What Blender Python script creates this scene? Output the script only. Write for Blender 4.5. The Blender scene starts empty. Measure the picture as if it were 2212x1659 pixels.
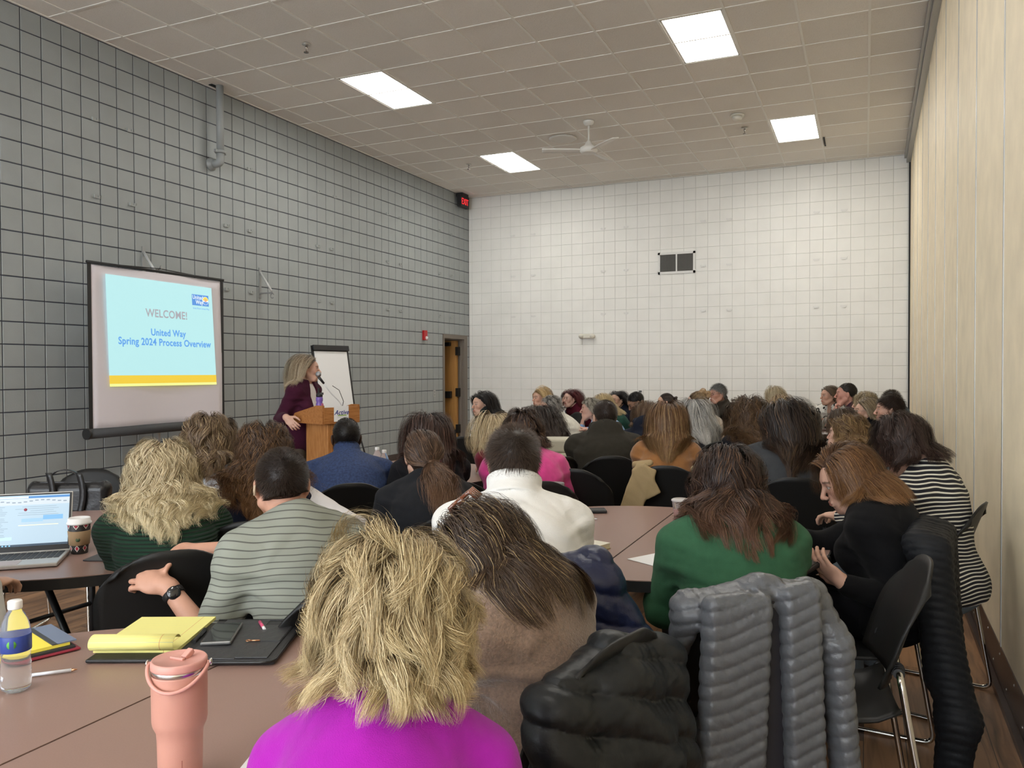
import bpy, bmesh, math, random
import numpy as np
from mathutils import Vector, Matrix
random.seed(7); rng = np.random.default_rng(11)
C = bpy.context.scene.collection
SC = bpy.context.scene
# ------------------------------------------------------------------ camera
CAMP = (6.993, 0.0, 1.464)
YAW = 0.4158; PIT = -0.0178; ROL = 0.0036
cd = bpy.data.cameras.new('camera'); cam = bpy.data.objects.new('camera', cd); C.objects.link(cam)
cd.sensor_fit = 'HORIZONTAL'; cd.sensor_width = 36.0; cd.lens = 36.0*1728.6/2212.0
cd.clip_start = 0.05; cd.clip_end = 60
cam.matrix_world = (Matrix.Translation(CAMP) @ Matrix.Rotation(YAW, 4, 'Z') @
                    Matrix.Rotation(math.pi/2 + PIT, 4, 'X') @ Matrix.Rotation(-ROL, 4, 'Z'))
SC.camera = cam
# ------------------------------------------------------------------ light and exposure
SC.view_settings.view_transform = 'Standard'; SC.view_settings.look = 'None'
SC.view_settings.gamma = 1.0; SC.view_settings.exposure = 0.75
W = bpy.data.worlds.new('world'); SC.world = W; W.use_nodes = True
W.node_tree.nodes['Background'].inputs[0].default_value = (0.75, 0.8, 0.85, 1)
W.node_tree.nodes['Background'].inputs[1].default_value = 6.5
LAMP_MAIN = 15.0        # emission of the lit ceiling panels in view
LAMP_REAR = 10.5         # the panels over and behind the camera
PANELS = [(1.80, 8.14, LAMP_MAIN), (5.45, 8.10, LAMP_MAIN), (1.80, 11.72, LAMP_MAIN), (6.09, 11.60, LAMP_MAIN),
          (2.41, 4.30, LAMP_REAR*0.35), (5.45, 4.30, LAMP_REAR), (2.41, 0.60, LAMP_REAR*0.5), (5.45, 0.60, LAMP_REAR), (5.45, -3.0, LAMP_REAR)]
H = 4.76; RW = 7.646; RD = 13.80; T = 0.2032; YB = -5.0

# ------------------------------------------------------------------ materials
MATS = {}
def mat(name, col=(.5, .5, .5), rough=.6, metal=0., spec=.5, bump=0., bscale=60., var=0., vscale=8., coat=0., vcol=False,
        emis=None, estr=0., trans=0., ior=1.45, alpha=1., sheen=0.):
    if name in MATS: return MATS[name]
    m = bpy.data.materials.new(name); m.use_nodes = True; nt = m.node_tree; N = nt.nodes; Lk = nt.links
    b = N['Principled BSDF']
    b.inputs['Base Color'].default_value = (*col, 1); b.inputs['Roughness'].default_value = rough
    b.inputs['Metallic'].default_value = metal; b.inputs['Specular IOR Level'].default_value = spec
    b.inputs['Coat Weight'].default_value = coat; b.inputs['IOR'].default_value = ior
    b.inputs['Transmission Weight'].default_value = trans; b.inputs['Alpha'].default_value = alpha
    b.inputs['Sheen Weight'].default_value = sheen
    if emis: b.inputs['Emission Color'].default_value = (*emis, 1); b.inputs['Emission Strength'].default_value = estr
    tc = N.new('ShaderNodeTexCoord')
    src = None
    if vcol:
        a = N.new('ShaderNodeAttribute'); a.attribute_name = 'Col'; src = a.outputs['Color']
    if var > 0:
        n = N.new('ShaderNodeTexNoise'); n.inputs['Scale'].default_value = vscale; n.inputs['Detail'].default_value = 5
        Lk.new(tc.outputs['Object'], n.inputs['Vector'])
        r = N.new('ShaderNodeMapRange'); r.inputs[1].default_value = .3; r.inputs[2].default_value = .7
        r.inputs[3].default_value = 1-var; r.inputs[4].default_value = 1+var
        Lk.new(n.outputs[0], r.inputs[0])
        x = N.new('ShaderNodeVectorMath'); x.operation = 'SCALE'
        if src: Lk.new(src, x.inputs[0])
        else: x.inputs[0].default_value = col
        Lk.new(r.outputs[0], x.inputs['Scale']); src = x.outputs[0]
    if src: Lk.new(src, b.inputs['Base Color'])
    if bump > 0:
        n = N.new('ShaderNodeTexNoise'); n.inputs['Scale'].default_value = bscale; n.inputs['Detail'].default_value = 6
        Lk.new(tc.outputs['Object'], n.inputs['Vector'])
        bp = N.new('ShaderNodeBump'); bp.inputs['Strength'].default_value = bump; bp.inputs['Distance'].default_value = .004
        Lk.new(n.outputs[0], bp.inputs['Height']); Lk.new(bp.outputs[0], b.inputs['Normal'])
    MATS[name] = m
    return m

class NB:      # tiny node builder
    def __init__(s, m): s.N = m.node_tree.nodes; s.L = m.node_tree.links; s.b = s.N['Principled BSDF']
    def n(s, t, **kw):
        o = s.N.new(t)
        for k, v in kw.items(): setattr(o, k, v)
        return o
    def math(s, op, a, b=None, c=None):
        o = s.N.new('ShaderNodeMath'); o.operation = op
        for i, v in enumerate((a, b, c)):
            if v is None: continue
            if isinstance(v, (int, float)): o.inputs[i].default_value = v
            else: s.L.new(v, o.inputs[i])
        return o.outputs[0]
    def mix(s, f, a, b):
        o = s.N.new('ShaderNodeMix'); o.data_type = 'RGBA'
        if isinstance(f, (int, float)): o.inputs[0].default_value = f
        else: s.L.new(f, o.inputs[0])
        for i, v in ((6, a), (7, b)):
            if isinstance(v, tuple): o.inputs[i].default_value = (*v, 1)
            else: s.L.new(v, o.inputs[i])
        return o.outputs[2]
    def obj(s):
        o = s.N.new('ShaderNodeTexCoord'); x = s.N.new('ShaderNodeSeparateXYZ'); s.L.new(o.outputs['Object'], x.inputs[0])
        return o.outputs['Object'], x.outputs

def stripes(name, base, line, period, width, axis=2, warp=.02, rough=.8, bump=0., tilt=(0, 0, 0)):
    m = mat(name, base, rough); k = NB(m); v, xyz = k.obj()
    nz = k.n('ShaderNodeTexNoise'); nz.inputs['Scale'].default_value = 2.5; k.L.new(v, nz.inputs['Vector'])
    t = k.math('ADD', xyz[axis], k.math('MULTIPLY', nz.outputs[0], warp))
    for i in range(3):
        if tilt[i]: t = k.math('ADD', t, k.math('MULTIPLY', xyz[i], tilt[i]))
    f = k.math('FRACT', k.math('DIVIDE', t, period))
    s_ = k.math('LESS_THAN', f, width)
    k.L.new(k.mix(s_, base, line), k.b.inputs['Base Color'])
    if bump:
        bp = k.n('ShaderNodeBump'); bp.inputs['Strength'].default_value = bump; bp.inputs['Distance'].default_value = .01
        k.L.new(k.math('ABSOLUTE', k.math('SUBTRACT', f, .5)), bp.inputs['Height']); k.L.new(bp.outputs[0], k.b.inputs['Normal'])
    return m

# ------------------------------------------------------------------ object helpers
def fast_mesh(name, V, F, col=None, smooth=True, tris=None):
    me = bpy.data.meshes.new(name); V = np.asarray(V, np.float32); F = np.asarray(F, np.int32)
    me.vertices.add(len(V)); me.vertices.foreach_set('co', V.ravel())
    k = F.shape[1]; st = np.arange(0, F.size, k, dtype=np.int32); lp = F.ravel()
    if tris is not None and len(tris): st = np.concatenate([st, F.size+np.arange(0, tris.size, 3, dtype=np.int32)]); lp = np.concatenate([lp, tris.ravel().astype(np.int32)])
    me.loops.add(len(lp)); me.loops.foreach_set('vertex_index', lp)
    me.polygons.add(len(st)); me.polygons.foreach_set('loop_start', st)
    me.update(calc_edges=True); me.validate()
    if smooth: me.polygons.foreach_set('use_smooth', np.ones(len(me.polygons), bool))
    if col is not None and len(me.vertices) == len(V):
        a = me.color_attributes.new('Col', 'FLOAT_COLOR', 'POINT')
        c4 = np.ones((len(V), 4), np.float32); c4[:, :3] = col; a.data.foreach_set('color', c4.ravel())
    return me
def coarsen(V, F, col, hid, cell):      # merge the covered vertices on a coarser lattice; the surface stays closed
    key = np.floor(V/cell).astype(np.int64); key = (key[:, 0]*100003+key[:, 1])*100003+key[:, 2]
    key = np.where(hid, key, -1-np.arange(len(V))-10**17)
    u, inv = np.unique(key, return_inverse=True); n = len(u); cnt = np.bincount(inv, minlength=n)
    W_ = np.stack([np.bincount(inv, V[:, i], n) for i in range(3)], 1)/cnt[:, None]; K_ = np.stack([np.bincount(inv, col[:, i], n) for i in range(3)], 1)/cnt[:, None]
    G = inv[F]; e = [G[:, i] == G[:, (i+1) % 4] for i in range(4)]; ne = sum(x.astype(int) for x in e)
    bad = (G[:, 0] == G[:, 2]) | (G[:, 1] == G[:, 3]); Q = G[(ne == 0) & ~bad]; Tm = (ne == 1) & ~bad; Tq = G[Tm]; ei = np.stack([x[Tm] for x in e], 1).argmax(1)
    idx = np.array([[1, 2, 3], [0, 2, 3], [0, 1, 3], [0, 1, 2]])[ei]; Tr = np.take_along_axis(Tq, idx, 1) if len(Tq) else None
    if Tr is not None:
        ok = (Tr[:, 0] != Tr[:, 1]) & (Tr[:, 1] != Tr[:, 2]) & (Tr[:, 0] != Tr[:, 2]); Tr = Tr[ok]; Tr = Tr[np.unique(np.sort(Tr, 1), axis=0, return_index=True)[1]]
    Q = Q[np.unique(np.sort(Q, 1), axis=0, return_index=True)[1]]
    return W_, Q, K_, Tr
def ob(name, data, m=None, parent=None, loc=None, rotz=0.):
    o = bpy.data.objects.new(name, data); C.objects.link(o)
    if m is not None and data is not None:
        data.materials.clear()
        for q in (m if isinstance(m, (list, tuple)) else [m]): data.materials.append(q)
    if parent: o.parent = parent
    if loc is not None: o.location = loc
    if rotz: o.rotation_euler = (0, 0, rotz)
    return o
def tag(o, label=None, cat=None, group=None, kind=None):
    if label: o['label'] = label
    if cat: o['category'] = cat
    if group: o['group'] = group
    if kind: o['kind'] = kind
    return o
def thing(name, label, cat, loc=(0, 0, 0), rotz=0., group=None):
    o = bpy.data.objects.new(name, None); C.objects.link(o); o.empty_display_size = .1
    o.location = loc; o.rotation_euler = (0, 0, rotz); return tag(o, label, cat, group)
def kids(o): return [c for c in bpy.data.objects if c.parent == o]
def dup(root, loc, rotz, label, group=None):
    mp = {}
    def cp(o, par):
        c = o.copy(); C.objects.link(c)
        if par: c.parent = par
        for ch in CH.get(o.name, []): cp(ch, c)
        return c
    r = cp(root, None); r.location = loc; r.rotation_euler = (0, 0, rotz); r['label'] = label
    if group: r['group'] = group
    return r
CH = {}
def index_children(root):
    for o in bpy.data.objects:
        if o.parent: CH.setdefault(o.parent.name, [])
    def rec(o):
        CH[o.name] = kids(o)
        for c in CH[o.name]: rec(c)
    rec(root)

class MB:      # mesh builder collecting boxes, tubes, lathes
    def __init__(s): s.bm = bmesh.new(); s.mi = 0
    def box(s, c, d, rot=None, bev=0., seg=2):
        r = bmesh.ops.create_cube(s.bm, size=1.0); vs = r['verts']
        M = Matrix.Translation(c) @ (rot.to_4x4() if rot is not None else Matrix.Identity(4)) @ Matrix.Diagonal((*d, 1))
        bmesh.ops.transform(s.bm, matrix=M, verts=vs)
        if s.mi:
            for f in {f for v in vs for f in v.link_faces}: f.material_index = s.mi
        if bev > 0:
            es = list({e for v in vs for e in v.link_edges})
            bmesh.ops.bevel(s.bm, geom=es, offset=bev, segments=seg, profile=.5, affect='EDGES')
        return s
    def b2(s, a, b, bev=0.):
        a, b = Vector(a), Vector(b); return s.box((a+b)/2, [abs(x) for x in (b-a)], None, bev)
    def tube(s, pts, r, n=8, cap=True):
        pts = [Vector(p) for p in pts]; rs = r if isinstance(r, (list, tuple)) else [r]*len(pts)
        rings = []; t0 = (pts[1]-pts[0]).normalized(); up = Vector((0, 0, 1)) if abs(t0.z) < .9 else Vector((1, 0, 0))
        nrm = t0.cross(up).normalized()
        for i, p in enumerate(pts):
            t = ((pts[min(i+1, len(pts)-1)]-p).normalized() + (p-pts[max(i-1, 0)]).normalized())
            t = t.normalized() if t.length > 1e-6 else t0
            nrm = (nrm - t*nrm.dot(t)).normalized(); bn = t.cross(nrm)
            rings.append([s.bm.verts.new(p + (nrm*math.cos(2*math.pi*k/n) + bn*math.sin(2*math.pi*k/n))*rs[i]) for k in range(n)])
        for a, b in zip(rings, rings[1:]):
            for k in range(n):
                f = s.bm.faces.new((a[k], a[(k+1) % n], b[(k+1) % n], b[k])); f.smooth = True; f.material_index = s.mi
        if cap:
            for q in (rings[0][::-1], rings[-1]):
                f = s.bm.faces.new(q); f.material_index = s.mi
        return s
    def lathe(s, prof, c=(0, 0, 0), n=24, M=None):
        c = Vector(c); rings = []
        for r, z in prof:
            row = []
            for k in range(n):
                v = Vector((max(r, 1e-5)*math.cos(2*math.pi*k/n), max(r, 1e-5)*math.sin(2*math.pi*k/n), z))
                if M is not None: v = M @ v
                row.append(s.bm.verts.new(v + c))
            rings.append(row)
        for a, b in zip(rings, rings[1:]):
            for k in range(n):
                f = s.bm.faces.new((a[k], a[(k+1) % n], b[(k+1) % n], b[k])); f.smooth = True; f.material_index = s.mi
        for q, r in ((rings[0][::-1], prof[0][0]), (rings[-1], prof[-1][0])):
            if r > 1e-4: s.bm.faces.new(q).material_index = s.mi
        return s
    def prism(s, poly, z0, z1, M=None):
        f = lambda p, z: (M @ Vector((p[0], p[1], z))) if M is not None else Vector((p[0], p[1], z))
        a = [s.bm.verts.new(f(p, z0)) for p in poly]; b = [s.bm.verts.new(f(p, z1)) for p in poly]; n = len(poly)
        for q in (a[::-1], b): s.bm.faces.new(q).material_index = s.mi
        for k in range(n): s.bm.faces.new((a[k], a[(k+1) % n], b[(k+1) % n], b[k])).material_index = s.mi
        return s
    def sheet(s, fn, nu, nv, th=0.):      # grid surface fn(u,v)->Vector ; th>0 gives it thickness
        g = [[s.bm.verts.new(fn(i/nu, j/nv)) for j in range(nv+1)] for i in range(nu+1)]; fs = []
        for i in range(nu):
            for j in range(nv):
                f = s.bm.faces.new((g[i][j], g[i+1][j], g[i+1][j+1], g[i][j+1])); f.smooth = True; f.material_index = s.mi; fs.append(f)
        if th:
            s.bm.normal_update()
            r = bmesh.ops.solidify(s.bm, geom=fs, thickness=th)
            for q in r['geom']:
                if isinstance(q, bmesh.types.BMFace): q.material_index = s.mi
        return s
    def build(s, name, m=None, parent=None, loc=None, rotz=0.):
        bmesh.ops.remove_doubles(s.bm, verts=s.bm.verts, dist=1e-6)
        bmesh.ops.recalc_face_normals(s.bm, faces=s.bm.faces)
        me = bpy.data.meshes.new(name); s.bm.to_mesh(me); s.bm.free(); return ob(name, me, m, parent, loc, rotz)
def arc(c, r, a0, a1, n, ax=(1, 0, 0), ay=(0, 0, 1)):
    c, ax, ay = Vector(c), Vector(ax), Vector(ay)
    return [c + ax*r*math.cos(a0+(a1-a0)*i/n) + ay*r*math.sin(a0+(a1-a0)*i/n) for i in range(n+1)]
def fillet(pts, r=.04, n=5):
    pts = [Vector(p) for p in pts]; out = [pts[0]]
    for a, b, c in zip(pts, pts[1:], pts[2:]):
        u = (a-b); v = (c-b); q = min(r, u.length*.45, v.length*.45); p0 = b+u.normalized()*q; p1 = b+v.normalized()*q
        for i in range(n+1):
            t = i/n; out.append(p0*(1-t)**2 + b*2*t*(1-t) + p1*t*t)
    out.append(pts[-1]); return out
def text(name, body, size, m, parent=None, loc=(0, 0, 0), rot=None, ext=.001, align='CENTER', bold=0., sx=1., shear=0.):
    cu = bpy.data.curves.new(name, 'FONT'); cu.body = body; cu.size = size; cu.extrude = ext; cu.align_x = align; cu.align_y = 'CENTER'
    cu.offset = bold; cu.shear = shear; cu.resolution_u = 3; cu.space_character = 1.05
    tmp = bpy.data.objects.new('tmp', cu); C.objects.link(tmp)
    dg = bpy.context.evaluated_depsgraph_get(); me = bpy.data.meshes.new_from_object(tmp.evaluated_get(dg))
    bpy.data.objects.remove(tmp); bpy.data.curves.remove(cu)
    Mx = (rot.to_4x4() if rot is not None else Matrix.Identity(4)) @ Matrix.Diagonal((sx, 1, 1, 1)); me.transform(Mx)
    return ob(name, me, m, parent, loc)

# ------------------------------------------------------------------ implicit surfaces (numpy)
f32 = np.float32
def A(*v): return np.array(v, f32)
def cap(a, b, ra, rb=None, k=.03, op='u'):
    a = np.asarray(a, f32); b = np.asarray(b, f32); rb = ra if rb is None else rb; ba = b-a; L2 = float(ba@ba)+1e-9
    def f(P):
        pa = P-a; h = np.clip((pa@ba)/L2, 0, 1)
        q = pa - h[..., None]*ba
        return np.sqrt((q*q).sum(-1)) - (ra+(rb-ra)*h)
    return (f, k, op)
def ell(c, r, R=None, k=.03, op='u'):
    c = np.asarray(c, f32); r = np.asarray(r, f32); R = None if R is None else np.asarray(R, f32)
    def f(P):
        q = P-c
        if R is not None: q = q@R
        a = q/r; k0 = np.sqrt((a*a).sum(-1)); a = a/r; k1 = np.sqrt((a*a).sum(-1))+1e-6
        return k0*(k0-1)/k1
    return (f, k, op)
def rbox(c, hd, r, R=None, k=.01, op='u'):
    c = np.asarray(c, f32); hd = np.asarray(hd, f32)-r; R = None if R is None else np.asarray(R, f32)
    def f(P):
        q = P-c
        if R is not None: q = q@R
        q = np.abs(q)-hd; o = np.maximum(q, 0)
        return np.sqrt((o*o).sum(-1)) + np.minimum(q.max(-1), 0) - r
    return (f, k, op)
def ring(c, R0, hh, th, R=None, k=.01, op='u', sx=1., sy=1., slope=0.):
    c = np.asarray(c, f32); R = None if R is None else np.asarray(R, f32)
    def f(P):
        q = P-c
        if R is not None: q = q@R
        rho = np.sqrt((q[..., 0]/sx)**2 + (q[..., 1]/sy)**2) - R0 - slope*q[..., 2]
        u = np.abs(rho)-th*.4; v = np.abs(q[..., 2])-hh
        return np.sqrt(np.maximum(u, 0)**2+np.maximum(v, 0)**2)+np.minimum(np.maximum(u, v), 0)-th*.6
    return (f, k, op)
def half(p, n, op='c'):      # keeps the side the normal points away from
    p = np.asarray(p, f32); n = np.asarray(n, f32); n = n/np.linalg.norm(n)
    return (lambda P: (P-p)@n, 0., op)
def smin(a, b, k):
    if k <= 0: return np.minimum(a, b)
    h = np.maximum(k-np.abs(a-b), 0)/k
    return np.minimum(a, b)-h*h*k*.25
def ev(prims, P):
    D = np.full(P.shape[:-1], 9., f32)
    for f, k, op in prims:
        d = f(P)
        if op == 'u': D = smin(D, d, k)
        elif op == 's': D = -smin(-D, d, k)
        elif op == 'c': D = np.maximum(D, d)
        elif op == 'n': D = D + d
    return D
def surf(prims, lo, hi, h, B=8):
    lo = np.asarray(lo, f32)-2*h; n = np.ceil((np.asarray(hi)+2*h-lo)/h).astype(int); nb = (n+B-1)//B; n = nb*B
    bi = np.stack(np.meshgrid(*[np.arange(x) for x in nb], indexing='ij'), -1).reshape(-1, 3)
    cen = (lo + (bi*B+(B-1)/2)*h).astype(f32); Rb = B*h*math.sqrt(3)/2
    dc = [p[0](cen) for p in prims]
    M = np.full(len(cen), 9., f32); Mu = M.copy()
    for (f, k, op), d in zip(prims, dc):
        if op == 'u': M = smin(M, d, k)
        elif op == 's': M = np.maximum(M, -d)
        elif op == 'c': M = np.maximum(M, d)
    act = np.abs(M) < Rb*1.25+.012
    G = np.repeat(np.repeat(np.repeat(np.sign(M).reshape(nb), B, 0), B, 1), B, 2).astype(f32)
    ai = np.nonzero(act)[0]
    loc = np.stack(np.meshgrid(*[np.arange(B)]*3, indexing='ij'), -1).reshape(-1, 3)
    CH_ = 2500
    for s0 in range(0, len(ai), CH_):
        a = ai[s0:s0+CH_]; P = (lo + (bi[a][:, None, :]*B + loc[None])*h).astype(f32)
        D = np.full(P.shape[:2], 9., f32)
        for (f, k, op), d in zip(prims, dc):
            da = d[a]
            if op == 'u':
                s = da < np.abs(M[a]) + 2*Rb + k + .02
                if s.any(): D[s] = smin(D[s], f(P[s]), k)
            elif op == 's':
                s = np.abs(da) < Rb + k + .02
                if s.any(): D[s] = -smin(-D[s], f(P[s]), k)
            elif op == 'c': D = np.maximum(D, f(P))
            elif op == 'n': D = D + f(P)
        for q, i in enumerate(a):
            x, y, z = bi[i]*B; G[x:x+B, y:y+B, z:z+B] = D[q].reshape(B, B, B)
    I = G < 0; I[0] = I[-1] = False; I[:, 0] = I[:, -1] = False; I[:, :, 0] = I[:, :, -1] = False
    G = np.where(I == (G < 0), G, .5*h)
    c = np.zeros(tuple(n-1), np.uint8); off = [(i, j, k) for i in (0, 1) for j in (0, 1) for k in (0, 1)]
    sl = lambda o: tuple(slice(o[d], o[d]+n[d]-1) for d in range(3))
    for o in off: c += I[sl(o)]
    ci = np.argwhere((c > 0) & (c < 8)); del c
    val = {o: G[ci[:, 0]+o[0], ci[:, 1]+o[1], ci[:, 2]+o[2]] for o in off}
    acc = np.zeros((len(ci), 3), f32); cnt = np.zeros(len(ci), f32)
    for o in off:
        for ax in range(3):
            if o[ax]: continue
            o2 = list(o); o2[ax] = 1; a = val[o]; b = val[tuple(o2)]; m = (a < 0) != (b < 0)
            t = np.where(m, a/np.where(m, a-b, 1), 0); t = np.clip(t, 0, 1)
            p = np.tile(np.array(o, f32), (len(ci), 1)); p[:, ax] = t
            acc += p*m[:, None]; cnt += m
    V = lo + (ci + acc/cnt[:, None])*h
    idx = np.full(tuple(n-1), -1, np.int32); idx[ci[:, 0], ci[:, 1], ci[:, 2]] = np.arange(len(ci)); Fs = []
    for ax in range(3):
        s0 = [slice(1, -1)]*3; s1 = [slice(1, -1)]*3; s0[ax] = slice(0, -1); s1[ax] = slice(1, None)
        a = I[tuple(s0)]; b = I[tuple(s1)]
        for flip, m in ((False, a & ~b), (True, ~a & b)):
            e = np.argwhere(m)
            if not len(e): continue
            e = e + np.array([0 if d == ax else 1 for d in range(3)])
            u = (ax+1) % 3; v = (ax+2) % 3; du = np.eye(3, dtype=int)[u]; dv = np.eye(3, dtype=int)[v]
            q = [e-du-dv, e-dv, e, e-du]
            q = [idx[t[:, 0], t[:, 1], t[:, 2]] for t in q]
            F = np.stack(q if not flip else q[::-1], 1); Fs.append(F[(F >= 0).all(1)])
    return V.astype(f32), np.concatenate(Fs)
def bounds(prims_pts, m=.06):
    p = np.array(prims_pts); return p.min(0)-m, p.max(0)+m
def wrinkle(amp, fr=26., seed=0., dz=1.):
    def f(P):
        x, y, z = P[..., 0], P[..., 1], P[..., 2]*dz
        a = np.sin(fr*z + 3.1*np.sin(7*x+seed) + 2*np.sin(9*y+seed*1.7))
        b = np.sin(fr*.7*(x*.8+z*.6) + 2.5*np.sin(8*y+seed*2.3) + seed)*np.sin(5*z+seed)
        return (amp*(.55*np.abs(a)*b + .45*np.sin(fr*.45*(y+z)+seed*3))).astype(f32)
    return (f, 0., 'n')
# ================================================================== ROOM
def wood_floor():
    m = mat('wood_floor', (.2, .12, .08), .38, spec=.45); k = NB(m); v, xyz = k.obj()
    row = k.math('FLOOR', k.math('DIVIDE', xyz[0], .152))
    wn = k.n('ShaderNodeTexWhiteNoise', noise_dimensions='1D'); k.L.new(row, wn.inputs['W'])
    yo = k.math('ADD', xyz[1], k.math('MULTIPLY', wn.outputs[0], 5.0)); col = k.math('FLOOR', k.math('DIVIDE', yo, 1.22))
    w2 = k.n('ShaderNodeTexWhiteNoise', noise_dimensions='2D'); cb = k.n('ShaderNodeCombineXYZ'); k.L.new(row, cb.inputs[0]); k.L.new(col, cb.inputs[1]); k.L.new(cb.outputs[0], w2.inputs['Vector'])
    mp = k.n('ShaderNodeCombineXYZ'); k.L.new(k.math('MULTIPLY', xyz[0], 9.), mp.inputs[0]); k.L.new(k.math('MULTIPLY', xyz[1], .9), mp.inputs[1]); k.L.new(k.math('MULTIPLY', w2.outputs[0], 30), mp.inputs[2])
    nz = k.n('ShaderNodeTexNoise'); nz.inputs['Scale'].default_value = 2.6; nz.inputs['Detail'].default_value = 7; nz.inputs['Distortion'].default_value = 1.2; k.L.new(mp.outputs[0], nz.inputs['Vector'])
    cr = k.n('ShaderNodeValToRGB'); e = cr.color_ramp.elements; e[0].position = .3; e[0].color = (.065, .032, .018, 1); e[1].position = .68; e[1].color = (.36, .195, .10, 1)
    t = k.math('ADD', k.math('MULTIPLY', nz.outputs[0], .8), k.math('MULTIPLY', w2.outputs[0], .22)); k.L.new(t, cr.inputs[0])
    fx = k.math('FRACT', k.math('DIVIDE', xyz[0], .152)); g = k.math('LESS_THAN', k.math('ABSOLUTE', k.math('SUBTRACT', fx, .5)), .49)
    k.L.new(k.mix(g, (.03, .018, .012), cr.outputs[0]), k.b.inputs['Base Color'])
    bp = k.n('ShaderNodeBump'); bp.inputs['Strength'].default_value = .25; bp.inputs['Distance'].default_value = .002; k.L.new(nz.outputs[0], bp.inputs['Height']); k.L.new(bp.outputs[0], k.b.inputs['Normal'])
    return m
tag(MB().b2((-2.2, YB, -.12), (7.75, 16.5, 0)).build('floor', wood_floor()), kind='structure')

M_BL = mat('grey_block_paint', (.31, .335, .337), .5, spec=.35, bump=.25, bscale=90, var=.05, vscale=3)
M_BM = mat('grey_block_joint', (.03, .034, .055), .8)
M_WL = mat('white_block_paint', (.80, .80, .77), .5, spec=.35, bump=.2, bscale=90, var=.03, vscale=3)
M_WM = mat('white_block_joint', (.50, .50, .48), .8)
def block_wall(name, org, u, nrm, u0, u1, uph, z1, holes, mats, g=.004, g2=.0082, dep=.007):
    # raised scored blocks over a backing sheet; u along the wall, uph the phase of the upright joints
    org, u, nrm = map(lambda q: np.array(q, float), (org, u, nrm)); V = []; F = []; mi = []
    def add(q, k):
        b = len(V); V.extend(q); F.append([b, b+1, b+2, b+3]); mi.append(k)
    P = lambda a, z, d: org+u*a+np.array([0, 0, z])+nrm*d
    us = [u0]+[x for x in np.arange(math.floor((u0-uph)/T)*T+uph, u1, T) if x > u0+.01]+[u1]
    zs = [0]+[x for x in np.arange(-.1208, z1, T) if x > .01]+[z1]
    def free(a, b, c, d): return not any(a < h[1]-.01 and b > h[0]+.01 and c < h[3]-.01 and d > h[2]+.01 for h in holes)
    for a, b in zip(us, us[1:]):
        for c, d in zip(zs, zs[1:]):
            for (a_, b_, c_, d_) in [(a, b, c, d)] if free(a, b, c, d) else clip(a, b, c, d, holes):
                if b_-a_ < .03 or d_-c_ < .03: continue
                lo = [(a_+g, c_+g), (b_-g, c_+g), (b_-g, d_-g), (a_+g, d_-g)]; hi = [(a_+g2, c_+g2), (b_-g2, c_+g2), (b_-g2, d_-g2), (a_+g2, d_-g2)]
                L_ = [P(x, z, -dep) for x, z in lo]; H_ = [P(x, z, 0) for x, z in hi]
                add(H_, 0)
                for i in range(4): add([L_[i], L_[(i+1) % 4], H_[(i+1) % 4], H_[i]], 0)
    e = sorted({u0, u1} | {h[0] for h in holes} | {h[1] for h in holes})
    for a, b in zip(e, e[1:]):
        zt = max([h[3] for h in holes if a >= h[0]-1e-6 and b <= h[1]+1e-6] or [0])
        add([P(a, zt, -dep), P(b, zt, -dep), P(b, z1, -dep), P(a, z1, -dep)], 1)
        if 1: add([P(a, zt, -.12), P(b, zt, -.12), P(b, z1, -.12), P(a, z1, -.12)], 1)
    me = fast_mesh(name, V, F, smooth=False); o = ob(name, me, mats)
    me.polygons.foreach_set('material_index', mi); return tag(o, kind='structure')
def clip(a, b, c, d, holes):
    out = []
    for h in holes:
        if a < h[1]-.01 and b > h[0]+.01 and c < h[3]-.01 and d > h[2]+.01:
            if a < h[0]-.03: out.append((a, h[0], c, d))
            if b > h[1]+.03: out.append((h[1], b, c, d))
            if d > h[3]+.03: out.append((max(a, h[0]), min(b, h[1]), h[3], d))
    return out
DH = (12.745, 13.69, 0, 2.118)
block_wall('wall_left', (0, 0, 0), (0, 1, 0), (1, 0, 0), YB, RD, 12.796-T*80, H, [DH], [M_BL, M_BM])
block_wall('wall_back', (0, RD, 0), (1, 0, 0), (0, -1, 0), 0., RW, .0674, H, [], [M_WL, M_WM], g=.0018, g2=.0055, dep=.004)
wf = MB()     # unseen wall behind the camera; its three openings are added to brighten the ceiling
for x0, x1 in ((-.3, .5), (2.5, 2.9), (4.9, 5.3), (7.3, RW+.3)): wf.b2((x0, YB-.12, 0), (x1, YB, H))
wf.b2((-.3, YB-.12, 0), (RW+.3, YB, .5)); wf.b2((-.3, YB-.12, 4.5), (RW+.3, YB, H))
tag(wf.build('wall_front', mat('plain_paint', (.75, .74, .7), .8)), kind='structure')
wo = MB(); wo.b2((-.118, DH[1], 0), (-.009, RD+.15, H)); wo.b2((-.11, RD+.01, 0), (RW+.3, RD+.15, H+.05)); tag(wo.build('wall_light_seal', mat('seal_dark', (.1, .1, .1), .9)), kind='structure')  # unseen filler boxes, added to block the light leak at the corner
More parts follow.
